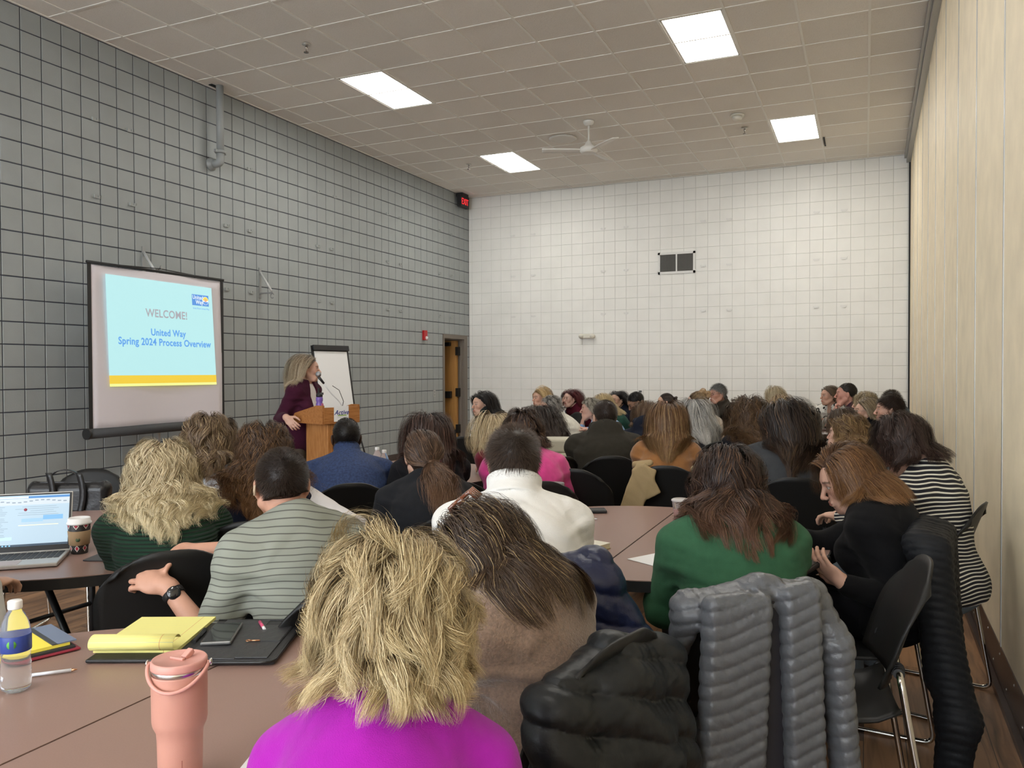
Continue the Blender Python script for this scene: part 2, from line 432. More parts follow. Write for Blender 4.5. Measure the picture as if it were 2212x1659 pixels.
# operable partition on the right: beige panels, a bit out of square
def part_x(y): return 7.536+.0061*y
MP = mat('partition_vinyl', (.84, .73, .53), .6, bump=.3, bscale=260, var=.07, vscale=5)
MG = mat('grey_metal', (.42, .42, .41), .4, metal=.6); MK = mat('black_rubber', (.012, .012, .014), .7)
ys = [YB]+[4.20+1.065*k for k in range(-8, 9)]+[RD-.03]
w = MB()
for a, b in zip(ys, ys[1:]):
    pa, pb = part_x(a), part_x(b); g = .006
    w.prism([(pa, a+g), (pa+.08, a+g), (pb+.08, b-g), (pb, b-g)], .20, H-.13)
w.b2((RW+.12, YB-.1, 0), (RW+.2, RD+.2, H+.05)); w.build('wall_right', MP); wr = bpy.data.objects['wall_right']; tag(wr, kind='structure')  # outer box is unseen, added to keep sky light from leaking in
s_ = MB()
for y in ys[1:-1]: s_.b2((part_x(y)-.004, y-.0085, .2), (part_x(y)+.06, y+.009, H-.13))
o = s_.build('seam_strip', MG, wr); o['label'] = 'grey metal strips between the beige panels'
tr = MB(); tr.prism([(part_x(YB)-.06, YB), (part_x(YB)+.1, YB), (part_x(RD)+.1, RD-.01), (part_x(RD)-.06, RD-.01)], H-.13, H-.085)
tr.prism([(part_x(YB)-.09, YB), (part_x(YB)+.1, YB), (part_x(RD)+.1, RD-.01), (part_x(RD)-.09, RD-.01)], H-.06, H-.003)
tr.prism([(part_x(YB)-.04, YB), (part_x(YB)+.1, YB), (part_x(RD)+.1, RD-.01), (part_x(RD)-.04, RD-.01)], H-.085, H-.06)
tag(tr.build('trim_1', MG), kind='structure')
bs = MB(); bs.prism([(part_x(YB)-.004, YB), (part_x(YB)+.03, YB), (part_x(RD)+.03, RD-.04), (part_x(RD)-.004, RD-.04)], .03, .2)
bs.prism([(part_x(YB)-.03, YB), (part_x(YB)-.005, YB), (part_x(RD)-.005, RD-.04), (part_x(RD)-.03, RD-.04)], .0, .03)
bo = tag(bs.build('baseboard_right', mat('brown_kick_strip', (.075, .05, .043), .32, metal=.35, bump=.1, bscale=20)), kind='structure')
rv = MB()
for i in range(60):
    y = 1.6+i*.2; rv.lathe([(0, .004), (.005, .003), (.007, 0)], (part_x(y)-.004, y, .165 if i % 2 else .075), 8, Matrix.Rotation(-math.pi/2, 3, 'Y'))
rv.build('rivet', mat('rivet_steel', (.6, .58, .55), .3, metal=1.), bo)['label'] = 'small steel rivets along the strip'
tag(MB().b2((RW-.05, RD-.03, 0), (RW+.1, RD+.02, H)).build('trim_2', MK), kind='structure')
tag(MB().b2((0.0, RD-.012, 0), (RW-.05, RD-.001, .1)).build('baseboard_back', mat('brown_base', (.06, .045, .04), .6)), kind='structure')
tag(MB().b2((.001, YB, 0), (.012, 12.72, .1)).build('baseboard_left', MATS['brown_base']), kind='structure')

# ceiling: lay-in tiles, tee bars and lit panels
def tile_mat():
    m = mat('ceiling_tile', (.80, .765, .715), .9, spec=.15, bump=.9, bscale=170); k = NB(m); v, xyz = k.obj()
    ix = k.math('FLOOR', k.math('DIVIDE', k.math('SUBTRACT', xyz[0], .275), .613)); iy = k.math('FLOOR', k.math('DIVIDE', k.math('SUBTRACT', xyz[1], 7.54), .6))
    cb = k.n('ShaderNodeCombineXYZ'); k.L.new(ix, cb.inputs[0]); k.L.new(iy, cb.inputs[1]); w2 = k.n('ShaderNodeTexWhiteNoise', noise_dimensions='2D'); k.L.new(cb.outputs[0], w2.inputs['Vector'])
    n1 = k.n('ShaderNodeTexNoise'); n1.inputs['Scale'].default_value = 190; k.L.new(v, n1.inputs['Vector'])
    sp = k.math('MULTIPLY_ADD', k.math('LESS_THAN', n1.outputs[0], .36), -.16, 1.)
    f = k.math('MULTIPLY', sp, k.math('MULTIPLY_ADD', w2.outputs[0], .10, .93))
    x = k.n('ShaderNodeVectorMath', operation='SCALE'); x.inputs[0].default_value = (.80, .765, .715); k.L.new(f, x.inputs['Scale']); k.L.new(x.outputs[0], k.b.inputs['Base Color'])
    return m
gx = [-.0]+[.275+.613*k for k in range(12)]+[RW]; gy = [YB]+[y for y in [7.54+.6*k for k in range(-20, 11)]]+[RD]
c = MB(); c.b2((-.3, YB-.2, H+.08), (RW+.4, RD+.3, H+.2)); c.b2((-.3, YB-.2, H+.0005), (-.001, RD+.3, H+.1)); c.b2((-.3, RD+.001, H+.0005), (RW+.4, RD+.3, H+.1)); c.b2((RW+.06, YB-.2, H-.01), (RW+.4, RD+.3, H+.1))  # edge boxes above the tiles are added to seal out sky light
def lit(a, b): return any(abs(a+.3-px_) < .45 and abs(b+.3-py_) < .7 and a < px_ < a+.62 and abs(b+.3-py_) < .62 for px_, py_, _ in PANELS)
for x0, x1 in zip(gx, gx[1:]):
    for y0, y1 in zip(gy, gy[1:]):
        if lit(x0, y0) or x1-x0 < .02: continue
        c.b2((x0+.004, y0+.004, H+.006), (x1-.004, y1-.004, H+.02))
tag(c.build('ceiling', tile_mat()), kind='structure')
g = MB()
for x in gx[1:-1]: g.b2((x-.012, YB, H), (x+.012, RD, H+.008))
for y in gy[1:-1]: g.b2((0, y-.012, H+.0012), (RW, y+.012, H+.0085))
g.b2((0, YB, H-.001), (.022, RD, H+.008)); g.b2((0, RD-.022, H-.001), (RW, RD, H+.008))
tag(g.build('trim_3', mat('tee_bar', (.80, .785, .74), .5)), kind='structure')
nm = {(1.80, 8.14): 'lit rectangular ceiling light panel nearest the grey wall, between the pipe and the fan', (5.45, 8.10): 'lit ceiling light panel nearest the camera, top right of the photo',
      (1.80, 11.72): 'lit ceiling light panel left of the fan, close to the far wall', (6.09, 11.60): 'lit ceiling light panel right of the fan, near the beige partition'}
for px_, py_, e in PANELS:
    x0 = max(q for q in gx if q <= px_); x1 = min(q for q in gx if q > px_); yc = min(gy, key=lambda q: abs(q-py_))
    t = thing('ceiling_light', nm.get((px_, py_), 'lit ceiling light panel over the near part of the room'), 'ceiling light', ((x0+x1)/2, yc, H), 0, 'lit ceiling light panels')
    hx = (x1-x0)/2-.014; hy = .6-.014
    f = MB(); f.b2((-hx, -hy, .004), (-hx+.02, hy, .06)); f.b2((hx-.02, -hy, .004), (hx, hy, .06)); f.b2((-hx, -hy, .004), (hx, -hy+.02, .06)); f.b2((-hx, hy-.02, .004), (hx, hy, .06))
    f.build('frame', mat('light_frame', (.75, .75, .72), .5), t)
    MB().b2((-hx+.02, -hy+.02, .012), (hx-.02, hy-.02, .02)).build('diffuser', mat('lit_diffuser_%g' % e, (.9, .9, .9), .5, emis=(1, .965, .89), estr=e), t)

# door way on the left wall
MT = mat('taupe_frame', (.17, .145, .12), .5)
d = MB(); y0, y1, z1 = DH[0], DH[1], DH[3]
d.b2((-.14, y0, 0), (.015, y0+.045, z1)); d.b2((-.14, y1-.13, 0), (.015, y1, z1)); d.b2((-.14, y0+.045, z1-.075), (.015, y1-.13, z1)); d.b2((-.08, y0+.045, z1-.09), (-.05, y1-.13, z1-.075))
d.b2((-.07, y1-.15, 0), (-.03, y1-.13, z1-.09))
tag(d.build('trim_4', MT), kind='structure')
dr = MB().b2((-.99, y1-.215, .01), (-.10, y1-.17, z1-.1)).build('door_1', None); tag(dr, kind='structure')
def oak(name, col, dark, sc=1., axis=2):
    m = mat(name, col, .38, spec=.4); k = NB(m); v, xyz = k.obj(); mp = k.n('ShaderNodeMapping'); s = [14*sc]*3; s[axis] = 1.1*sc; mp.inputs['Scale'].default_value = s; k.L.new(v, mp.inputs[0])
    n = k.n('ShaderNodeTexNoise'); n.inputs['Scale'].default_value = 3.; n.inputs['Detail'].default_value = 6; n.inputs['Distortion'].default_value = 1.5; k.L.new(mp.outputs[0], n.inputs['Vector'])
    r = k.n('ShaderNodeMapRange'); r.inputs[1].default_value = .38; r.inputs[2].default_value = .62; k.L.new(n.outputs[0], r.inputs[0]); k.L.new(k.mix(r.outputs[0], dark, col), k.b.inputs['Base Color']); return m
dr.data.materials.append(oak('door_maple', (.40, .20, .055), (.34, .165, .045), .6))
MB().b2((-.97, y1-.225, .03), (-.12, y1-.215, .33)).build('kick_plate', mat('bronze_plate', (.06, .045, .035), .35, metal=.6), dr)
pb = MB().b2((-.95, y1-.27, .95), (-.25, y1-.225, 1.03), .008); pb.b2((-.4, y1-.28, .93), (-.2, y1-.215, 1.06), .01); pb.build('panic_bar', mat('dark_bronze', (.03, .026, .022), .35, metal=.7), dr)
hb = MB()
for z in (.35, 1.04, 1.82): hb.b2((-.115, y1-.25, z-.08), (-.06, y1-.13, z+.08))
hb.build('hinge', MATS['dark_bronze'], dr); MB().b2((-.5, y1-.27, z1-.2), (-.22, y1-.215, z1-.13), .006).build('door_closer', MATS['dark_bronze'], dr)
cw = MB(); cw.b2((-2.1, 12.0, 0), (-2.0, 16.4, 3)); cw.b2((-2.1, 14.6, 0), (-.15, 14.7, 3)); cw.b2((-2.1, 12.0, 0), (-.3, 12.05, 3)); cw.b2((-2.1, 12, 2.6), (-.13, 14.7, 2.7))
tag(cw.build('wall_corridor', mat('corridor_paint', (.10, .085, .06), .8)), kind='structure')

# wall clips
MC = mat('clip_grey', (.33, .35, .345), .4, spec=.6); MCW = mat('clip_white', (.72, .72, .70), .4)
def clipmesh(m):
    b = MB(); b.b2((-.045, 0, -.012), (.045, .004, .012)); b.b2((-.03, .004, -.02), (-.02, .018, .014)); b.b2((.02, .004, -.02), (.03, .018, .014)); b.b2((-.02, .004, -.02), (.02, .016, -.006)); b.tube([(-.055, .008, .018), (-.05, .01, -.01), (-.035, .012, -.018)], .0025, 5)
    return b.build('wall_clip', m)
ORD = ['leftmost', 'second from the left', 'third from the left', 'fourth from the left', 'fifth from the left', 'sixth from the left', 'seventh from the left', 'eighth from the left', 'ninth from the left', 'tenth from the left', 'eleventh from the left']
RN = {3.96: 'top', 3.20: 'middle', 2.44: 'bottom'}
src = None
for z, Ys in ((3.96, (5.62, 6.03, 7.79, 9.16, 9.54, 10.92, 11.3, 12.61, 13.07)), (3.2, (5.63, 6.05, 7.39, 7.79, 9.14, 9.45, 10.92, 11.3, 12.62, 13.06)), (2.44, (7.39, 7.81, 9.16, 9.45, 10.92, 11.3, 12.62, 13.06))):
    for i, y in enumerate(Ys):
        o = clipmesh(MC) if src is None else src.copy()
        if src is None: src = o
        else: C.objects.link(o)
        o.location = (.001, y, z); o.rotation_euler = (0, 0, -math.pi/2)
        tag(o, 'small grey clip on the grey block wall, %s row, %s' % (RN[z], ORD[i]), 'wall clip', 'clips on the grey block wall')
src = None
for z in (3.96, 3.20, 2.44):
    for i, x in enumerate((.93, 1.34, 2.69, 3.11, 4.46, 4.89, 6.26, 6.67)):
        o = clipmesh(MCW) if src is None else src.copy()
        if src is None: src = o
        else: C.objects.link(o)
        o.location = (x, RD-.001, z+.02); o.rotation_euler = (0, 0, math.pi)
        tag(o, 'small white clip on the white block wall, %s row, %s' % (RN[z], ORD[i]), 'wall clip', 'clips on the white block wall')

# exit sign, alarm, emergency light, thermostat, vent, sprinklers, pipe, fan
t = thing('exit_sign', 'black exit sign with red letters at the far end of the grey wall', 'exit sign', (.0, 13.40, 4.60))
MB().b2((.05, -.17, -.10), (.13, .17, .12), .006).build('housing', mat('black_plastic', (.015, .015, .017), .5), t)
MB().b2((.001, -.12, .10), (.14, .12, .158)).build('canopy', MATS['black_plastic'], t)
RX = Matrix(((0, 0, 1), (1, 0, 0), (0, 1, 0)))
o = text('lettering', 'EXIT', .165, mat('exit_red', (.8, .02, .02), .4, emis=(1, .02, .03), estr=.85), t, (.1305, 0, .0), RX, .001, bold=.0, sx=.78)
t = thing('fire_alarm', 'small red fire alarm strobe on the grey block wall', 'fire alarm', (.0, 12.06, 2.06))
MB().b2((.001, -.05, -.08), (.05, .05, .09), .006).build('housing', mat('alarm_red', (.45, .012, .015), .4), t)
MB().lathe([(0, .03), (.02, .026), (.03, .01), (.032, 0)], (.05, .01, -.04), 14, Matrix.Rotation(math.pi/2, 3, 'Y')).build('strobe_lens', mat('lens_white', (.75, .75, .75), .2), t)
t = thing('emergency_light', 'white twin-head emergency light on the white block wall', 'emergency light', (2.40, RD, 2.06))
MB().b2((-.10, -.07, -.035), (.10, -.001, .045), .012).build('housing', mat('cream_plastic', (.68, .66, .58), .4), t)
for sx in (-1, 1): MB().lathe([(0, -.02), (.042, -.02), (.047, .02), (.03, .05), (.01, .06)], (sx*.105, -.05, .005), 18, Matrix.Rotation(math.pi/2, 3, 'X')).build('lamp_head', MATS['cream_plastic'], t)
t = thing('thermostat', 'white wall thermostat with a dark display on the far wall', 'thermostat', (3.377, RD, 1.05))
MB().b2((-.045, -.03, -.06), (.045, -.001, .06), .008).build('housing', mat('white_plastic', (.75, .75, .74), .4), t)
MB().b2((-.026, -.033, .01), (.026, -.029, .04)).build('display', mat('lcd', (.05, .06, .06), .2), t)
t = thing('wall_outlet', 'small outlet plate on the grey wall left of the doorway', 'outlet', (.0, 12.42, 1.05))
MB().b2((.001, -.04, -.06), (.008, .04, .06), .002).build('plate', mat('plate_grey', (.36, .37, .37), .4), t)
ol = MB()
for z in (-.025, .025): ol.b2((.008, -.016, z-.014), (.011, .016, z+.014))
ol.build('socket', mat('socket_grey', (.26, .27, .27), .4), t)
t = thing('air_vent', 'white framed air return grille with dark upright louvres on the far wall', 'air vent', (4.01, RD, 3.297))
f = MB(); a, b = .32, .187; f.b2((-a, -.02, -b), (a, -.001, -b+.04)); f.b2((-a, -.02, b-.04), (a, -.001, b)); f.b2((-a, -.02, -b), (-a+.035, -.001, b)); f.b2((a-.035, -.02, -b), (a, -.001, b)); f.b2((-.012, -.018, -b), (.012, -.001, b)); f.build('frame', mat('vent_white', (.70, .70, .68), .4), t)
MB().b2((-a+.03, -.004, -b+.03), (a-.03, -.001, b-.03)).build('backing', mat('vent_dark', (.025, .025, .025), .8), t)
s_ = MB()
for i in range(46):
    x = -a+.045+i*.0123
    if abs(x) > .014: s_.box((x, -.010, 0), (.0035, .012, 2*b-.08), Matrix.Rotation(.5, 3, 'Z'))
s_.build('louvre', mat('louvre_grey', (.23, .23, .22), .5), t)
t = thing('drain_pipe', 'grey painted pipe dropping from the ceiling with an elbow into the wall', 'pipe', (.15, 7.16, 3.9))
MB().tube([(0, 0, .86), (0, 0, .06)], .042, 16).build('pipe', mat('pipe_grey', (.27, .285, .285), .4), t)
MB().tube(fillet([(0, 0, .08), (0, .0, -.03), (-.13, .0, -.03)], .05, 6), .046, 16).build('elbow', MATS['pipe_grey'], t)
MB().lathe([(.075, 0), (.075, .02), (.055, .03), (.055, .06)], (-.148, 0, -.03), 20, Matrix.Rotation(math.pi/2, 3, 'Y')).build('flange', MATS['pipe_grey'], t)
q = MB(); q.lathe([(.055, 0), (.062, .005), (.062, .03), (.055, .035)], (0, 0, .08), 18); q.box((.0, -.07, .097), (.03, .035, .03)); q.box((.0, .07, .097), (.03, .035, .03)); q.build('coupling', MATS['pipe_grey'], t)
MB().b2((-.08, -.09, .85), (-.03, .03, .858)).build('ceiling_gap', MK, t)['label'] = 'dark cut-out in the ceiling tile beside the pipe'
ms = mat('sprinkler_chrome', (.35, .33, .31), .25, metal=.9)
for x, y, l in ((1.81, 6.62, 'chrome sprinkler head on the ceiling nearest the camera, above the grey wall'), (1.167, 11.51, 'chrome sprinkler head left of the far-left lit panel'), (5.47, 11.36, 'chrome sprinkler head beside the smoke detector')):
    t = thing('sprinkler_head', l, 'sprinkler', (x, y, H), 0, 'ceiling sprinkler heads')
    MB().lathe([(.045, 0), (.045, -.004), (.02, -.012), (.012, -.014)], (0, 0, 0), 18).build('escutcheon', mat('sprinkler_plate', (.5, .49, .46), .35, metal=.6), t)
    MB().lathe([(.012, -.012), (.012, -.04), (.006, -.045), (.006, -.08), (.0, -.081)], (0, 0, 0), 10).build('stem', ms, t)
    MB().lathe([(0, -.078), (.026, -.078), (.026, -.083), (0, -.084)], (0, 0, 0), 14).build('deflector', ms, t)
t = thing('smoke_detector', 'round white smoke detector on the ceiling between the fan and the right light', 'smoke detector', (5.46, 10.746, H))
MB().lathe([(.09, 0), (.09, -.018), (.075, -.022)], (0, 0, 0), 24).build('base', MATS['cream_plastic'], t); MB().lathe([(.06, -.02), (.058, -.055), (.045, -.065), (0, -.066)], (0, 0, 0), 24).build('sensor', MATS['cream_plastic'], t)
t = thing('ceiling_speaker', 'round white ceiling speaker grille beside the fan', 'ceiling speaker', (3.034, 10.798, H))
MB().lathe([(.2, 0), (.2, -.01), (.17, -.02), (.145, -.014)], (0, 0, 0), 36).build('rim', mat('speaker_white', (.66, .645, .6), .5), t)
MB().lathe([(.145, -.012), (.12, -.01), (0, -.014)], (0, 0, 0), 36).build('grille', mat('speaker_grille', (.5, .485, .45), .6, bump=.6, bscale=300), t)
t = thing('ceiling_fan', 'white three-blade ceiling fan hanging in front of the far wall', 'ceiling fan', (3.622, 10.187, H))
mf = mat('fan_white', (.72, .71, .67), .35)
MB().lathe([(.075, 0), (.075, -.02), (.055, -.05), (.02, -.062)], (0, 0, 0), 24).build('canopy', mf, t); MB().lathe([(.014, -.055), (.014, -.3)], (0, 0, 0), 12).build('rod', mf, t)
MB().lathe([(.016, -.255), (.03, -.27), (.055, -.315), (.075, -.33), (.085, -.335)], (0, 0, 0), 28).build('rod_cover', mf, t)
MB().lathe([(.06, -.33), (.085, -.335), (.115, -.355), (.12, -.40), (.10, -.42), (.09, -.43), (.085, -.425), (0, -.428)], (0, 0, 0), 32).build('motor', mf, t)
for i, a in enumerate((math.radians(201), math.radians(321), math.radians(81))):
    R3 = Matrix.Rotation(a, 3, 'Z'); b = MB()
    b.sheet(lambda u, v: R3 @ Vector((.10+u*.52, (v-.5)*(.075+.05*math.sin(u*2.6)), -.385+(v-.5)*.022+.01*u)), 10, 3, .011); b.build('blade', mf, t)
    MB().box(R3 @ Vector((.12, 0, -.385)), (.09, .035, .008), R3).build('blade_iron', mf, t)
MB().b2((6.43, 12.27, H-.012), (6.45, 12.75, H-.002)).build('cable_tie', MK); tag(bpy.data.objects['cable_tie'], 'short black strip stuck along the ceiling grid by the right light', 'strip')

# wall bracket arms
for y, z, l in ((7.97, 2.40, 'grey folding hook bracket on the wall right of the screen'), (6.19, 2.42, 'grey folding hook bracket rising behind the top of the screen')):
    t = thing('wall_bracket', l, 'wall bracket', (0, y, z), 0, 'hook brackets on the grey wall')
    MB().b2((.001, -.02, -.02), (.012, .02, .36)).build('wall_plate', mat('bracket_grey', (.31, .32, .32), .4, metal=.3), t)
    MB().tube([(.012, 0, .30), (.19, 0, .06)], .014, 8).build('strut', mat('bracket_light', (.5, .51, .51), .4, metal=.3), t)
    MB().b2((.01, -.018, .03), (.22, .018, .045)).build('arm', MATS['bracket_grey'], t)
    MB().tube(arc((.2, 0, -.0), .028, .5, 5.6, 12), .006, 6).build('hook', MATS['bracket_grey'], t)

# ------------------------------------------------------------------ projection screen
t = thing('projection_screen', 'tripod projection screen showing the light blue welcome slide', 'projection screen', (.5, 5.97, 0))
y0, y1, z0, z1 = -.84, .84, .90, 2.465; mb_ = mat('screen_black', (.015, .015, .016), .5)
mw = mat('screen_fabric', (.66, .62, .66), .8, sheen=.1)
MB().sheet(lambda u, v: Vector((.006*math.sin(7*u)*math.sin(3.14*v)+.01*math.cos(v*3.14)*math.sin(u*9), y0+.03+u*(y1-y0-.06), z0+v*(z1-z0-.02))), 24, 16, .003).build('fabric', mw, t)
e = MB()
e.box((.0, y0+.015, (z0+z1)/2), (.008, .035, z1-z0)); e.build('side_border', mb_, t); MB().box((0, y1-.015, (z0+z1)/2), (.008, .035, z1-z0)).build('side_border', mb_, t)
tb = MB(); tb.tube([(0, y0-.01, z1), (0, y1+.01, z1)], .013, 10); tb.tube([(-.02, y0+.1, z1), (-.02, 0, z1+.03), (-.02, y1-.1, z1)], .005, 6); tb.build('top_bar', mb_, t)
ca = MB(); ca.tube([(.0, y0-.02, z0-.01), (.0, y1+.09, z0-.01)], .047, 16); ca.build('roller_case', mat('case_grey', (.045, .047, .05), .6, bump=.4, bscale=120), t)
for yy in (y0-.025, y1+.095): MB().tube([(0, yy-.012, z0-.01), (0, yy+.012, z0-.01)], .052, 16).build('end_cap', mb_, t)
MB().tube([(-.06, 0, .25), (-.06, 0, z1+.03)], .014, 10).build('pole', MATS['grey_metal'], t); MB().tube([(-.06, 0, z1), (-.03, .02, z1+.06), (.0, .0, z1+.03)], .008, 6).build('hanger_hook', MATS['grey_metal'], t)
for k in range(3):
    a = math.radians(90+120*k); MB().tube([(-.06, 0, .55), (-.06+.4*math.cos(a), .4*math.sin(a), .02)], .012, 8).build('leg', mb_, t)
SL = [Vector((.022, 5.332-5.97, 1.319)), Vector((.022, 6.681-5.97, 1.315)), Vector((.022, 6.618-5.97, 2.357)), Vector((.022, 5.298-5.97, 2.371))]
def slide(u, v, d=0.): a = SL[0].lerp(SL[1], u); b = SL[3].lerp(SL[2], u); r = a.lerp(b, v); r.x += d; return r
def smat(n, c, s=.50): return mat('slide_'+n, (c[0]*.3, c[1]*.3, c[2]*.3), .9, emis=c, estr=s)
sl = MB().sheet(lambda u, v: slide(u, v*.9+.10), 1, 1).build('slide', smat('cyan', (.50, .84, .87)), t)
def srect(n, u0, v0, u1, v1, m, d=.001): return MB().sheet(lambda u, v: slide(u0+(u1-u0)*u, v0+(v1-v0)*v, d), 2, 2).build(n, m, sl)
srect('orange_band', 0, .025, 1, .10, smat('orange', (.88, .62, .06))); srect('yellow_band', 0, 0, 1, .025, smat('yellow', (.9, .95, .33)))
def stext(n, body, u, v, h, m, bold=.0, d=.003, sx=1.):
    o = text(n, body, 1.0, m, sl, (0, 0, 0), None, 0, bold=bold, sx=sx)
    for q in o.data.vertices:
        p = slide(u+q.co.x*h*.715, v+q.co.y*h, d); q.co = p
    return o
stext('lettering', 'WELCOME!', .53, .685, .105, smat('grey', (.42, .42, .46)), .02); mblue = smat('blue', (.13, .38, .85))
stext('lettering', 'United Way', .535, .505, .09, mblue, .025); stext('lettering', 'Spring 2024 Process Overview', .52, .412, .093, mblue, .025)
srect('logo', .785, .805, .96, .915, smat('logo_blue', (.12, .32, .75)), .002)
stext('lettering', 'United', .845, .885, .055, smat('white', (.85, .93, .98)), .02, .004); stext('lettering', 'Way', .86, .838, .055, MATS['slide_white'], .03, .004)
def disc(n, u, v, r, a0, a1, m, d):
    b = MB(); P = [b.bm.verts.new(slide(u+math.cos(a0+(a1-a0)*i/24)*r*.78, v+math.sin(a0+(a1-a0)*i/24)*r, d)) for i in range(25)]; b.bm.faces.new(P); return b.build(n, m, sl)
disc('logo_circle', .925, .86, .042, 0, 6.28, MATS['slide_white'], .004); disc('logo_arc', .925, .862, .036, 0, 3.14, smat('gold', (.95, .75, .12)), .005); disc('logo_figure', .925, .866, .016, 0, 6.28, smat('peach', (.9, .45, .25)), .006); disc('logo_hand', .925, .855, .034, 3.3, 6.1, smat('hand', (.15, .35, .8)), .005)
stext('lettering', 'Great Rivers United Way', .875, .775, .022, mblue, .01, .004)

# ------------------------------------------------------------------ flip chart easel
t = thing('flip_chart_easel', 'flip chart easel with a blank white pad behind the lectern', 'easel', (.75, 8.55, 0), math.radians(-6))
tl = Matrix.Rotation(-math.radians(9), 3, 'Y'); mk = mat('easel_black', (.015, .015, .017), .45)
def E_(x, y, z): return tl @ Vector((x, y, z)) + Vector((0, 0, .96))
b = MB(); b.box(E_(0, 0, .40), (.012, .68, .86), tl); b.build('board', mk, t); MB().box(E_(.012, -.005, .37), (.012, .60, .77), tl).build('paper_pad', mat('pad_white', (.78, .79, .8), .7), t)
MB().box(E_(.025, 0, .80), (.03, .66, .07), tl, .006).build('clamp_bar', mk, t); MB().box(E_(.03, 0, -.03), (.06, .68, .03), tl, .004).build('ledge', mk, t)
MB().lathe([(.035, -.02), (.035, .02)], E_(.02, .36, .0), 10, Matrix.Rotation(math.pi/2, 3, 'X')).build('knob', mk, t)
for yy in (-.28, .28): MB().tube([E_(.0, yy, -.02), (.22, yy*1.5, .02)], .011, 8).build('leg', mk, t)
MB().tube([E_(-.05, 0, .5), (-.45, 0, .02)], .011, 8).build('leg', mk, t)

# ------------------------------------------------------------------ lectern
LR = math.atan2(.265, .964)   # front runs along u=(.265,.964); local frame: x = outward (front), y = along front
t = thing('lectern', 'oak lectern with a slanted top and a small white sign, beside the speaker', 'lectern', (2.708+.0548, 5.653+.1976, 0), -LR)
mo = oak('oak_honey', (.42, .185, .06), (.30, .115, .032), 1.6, 1); mv = oak('oak_upright', (.47, .22, .075), (.33, .13, .035), 1.6, 2)
def MX(yv): return Matrix(((1, 0, 0), (0, 0, 1), (0, 1, 0)))
side = [(-.44, 1.035), (-.44, 1.0), (0, .995), (0, 1.158), (-.09, 1.158), (-.40, 1.085)]
for yy, l in ((-.205, 'side_panel'), (.185, 'side_panel')):
    b = MB(); P0 = [b.bm.verts.new((x, yy, z)) for x, z in side]; P1 = [b.bm.verts.new((x, yy+.02, z)) for x, z in side]; b.bm.faces.new(P0); b.bm.faces.new(P1[::-1])
    for i in range(6): b.bm.faces.new((P0[i], P0[(i+1) % 6], P1[(i+1) % 6], P1[i]))
    b.build(l, mo, t)
MB().b2((-.02, -.19, .995), (0.002, .19, 1.14), .003).build('front_panel', mo, t)
MB().b2((-.44, -.19, .995), (-.02, .19, 1.01)).build('shelf', mo, t)
MB().b2((-.34, -.13, 0.0), (-.03, .13, .995), .008).build('column', mv, t); MB().b2((-.42, -.18, 0), (.02, .18, .05), .008).build('base', mv, t)
rt_ = Matrix.Rotation(math.radians(13), 3, 'Y'); MB().box((-.22, 0, 1.085), (.36, .37, .012), Matrix.Rotation(-math.radians(13), 3, 'Y')).build('reading_board', mo, t)
sg = tag(MB().b2((.003, -.085, 1.015), (.006, .075, 1.15)).build('sign_card', mat('card_white', (.78, .79, .8), .5), None, t.location, -LR), 'small white sign card with blue script fixed to the front of the lectern', 'sign')
text('lettering', 'Active', .058, mat('sign_navy', (.02, .03, .22), .5), sg, (.0065, -.005, 1.092), RX, .0005, bold=.001, shear=.4)
MB().b2((.006, -.045, 1.063), (.0072, .05, 1.072)).build('green_bar', mat('sign_green', (.25, .42, .08), .5), sg); MB().b2((.006, -.05, 1.05), (.0068, .05, 1.0525)).build('grey_line', MATS['grey_metal'], sg)
def LP(x, y, z): return Matrix.Rotation(-LR, 3, 'Z') @ Vector((x, y, 0)) + Vector((t.location.x, t.location.y, z))
m_ = thing('microphone', 'gooseneck microphone clipped on top of the lectern', 'microphone', LP(-.05, .06, 1.13))
c_ = Matrix.Rotation(LR, 3, 'Z')
hp = Vector((-.10, -.22, .30)); gp = [Vector((0, 0, .0)), Vector((-.02, -.03, .06)), Vector((-.05, -.12, .14)), Vector((-.08, -.17, .22))]
MB().tube(fillet(gp, .04, 4), .006, 8).build('gooseneck', mat('cable_white', (.65, .66, .68), .35), m_); MB().tube([gp[-1], hp-Vector((0, 0, .02))], [.010, .013], 10).build('handle', mat('mic_black', (.02, .02, .022), .4), m_)
MB().lathe([(0, -.026), (.015, -.022), (.024, -.008), (.025, .006), (.018, .02), (0, .027)], hp, 16).build('mic_head', mat('mic_mesh', (.35, .36, .38), .35, metal=.9, bump=.5, bscale=500), m_)
MB().tube([(0, 0, 0), (0, 0, .01)], .02, 12).build('base', mat('mic_black'), m_); MB().tube([(-.02, .01, .0), (.04, -.05, .06), (.03, -.1, .16), (-.02, -.13, .2)], .003, 5).build('cable', MATS['mic_black'], m_)
b_ = thing('sports_bottle', 'purple sports bottle with a black spout on the lectern', 'bottle', LP(-.18, -.10, 1.097))
MB().lathe([(.028, 0), (.031, .01), (.031, .07), (.025, .085), (.031, .1), (.031, .12), (.026, .135)], (0, 0, 0), 18).build('body', mat('bottle_purple', (.16, .09, .36), .3), b_)
MB().b2((.028, -.014, .03), (.034, .014, .075), .002).build('sticker', mat('sticker_pink', (.45, .12, .25), .4), b_); q = MB(); q.lathe([(.029, .133), (.029, .155), (.02, .165)], (0, 0, 0), 16); q.box((0, -.01, .18), (.012, .012, .06)); q.box((0, .02, .16), (.03, .04, .02)); q.build('cap', MATS['black_plastic'], b_)
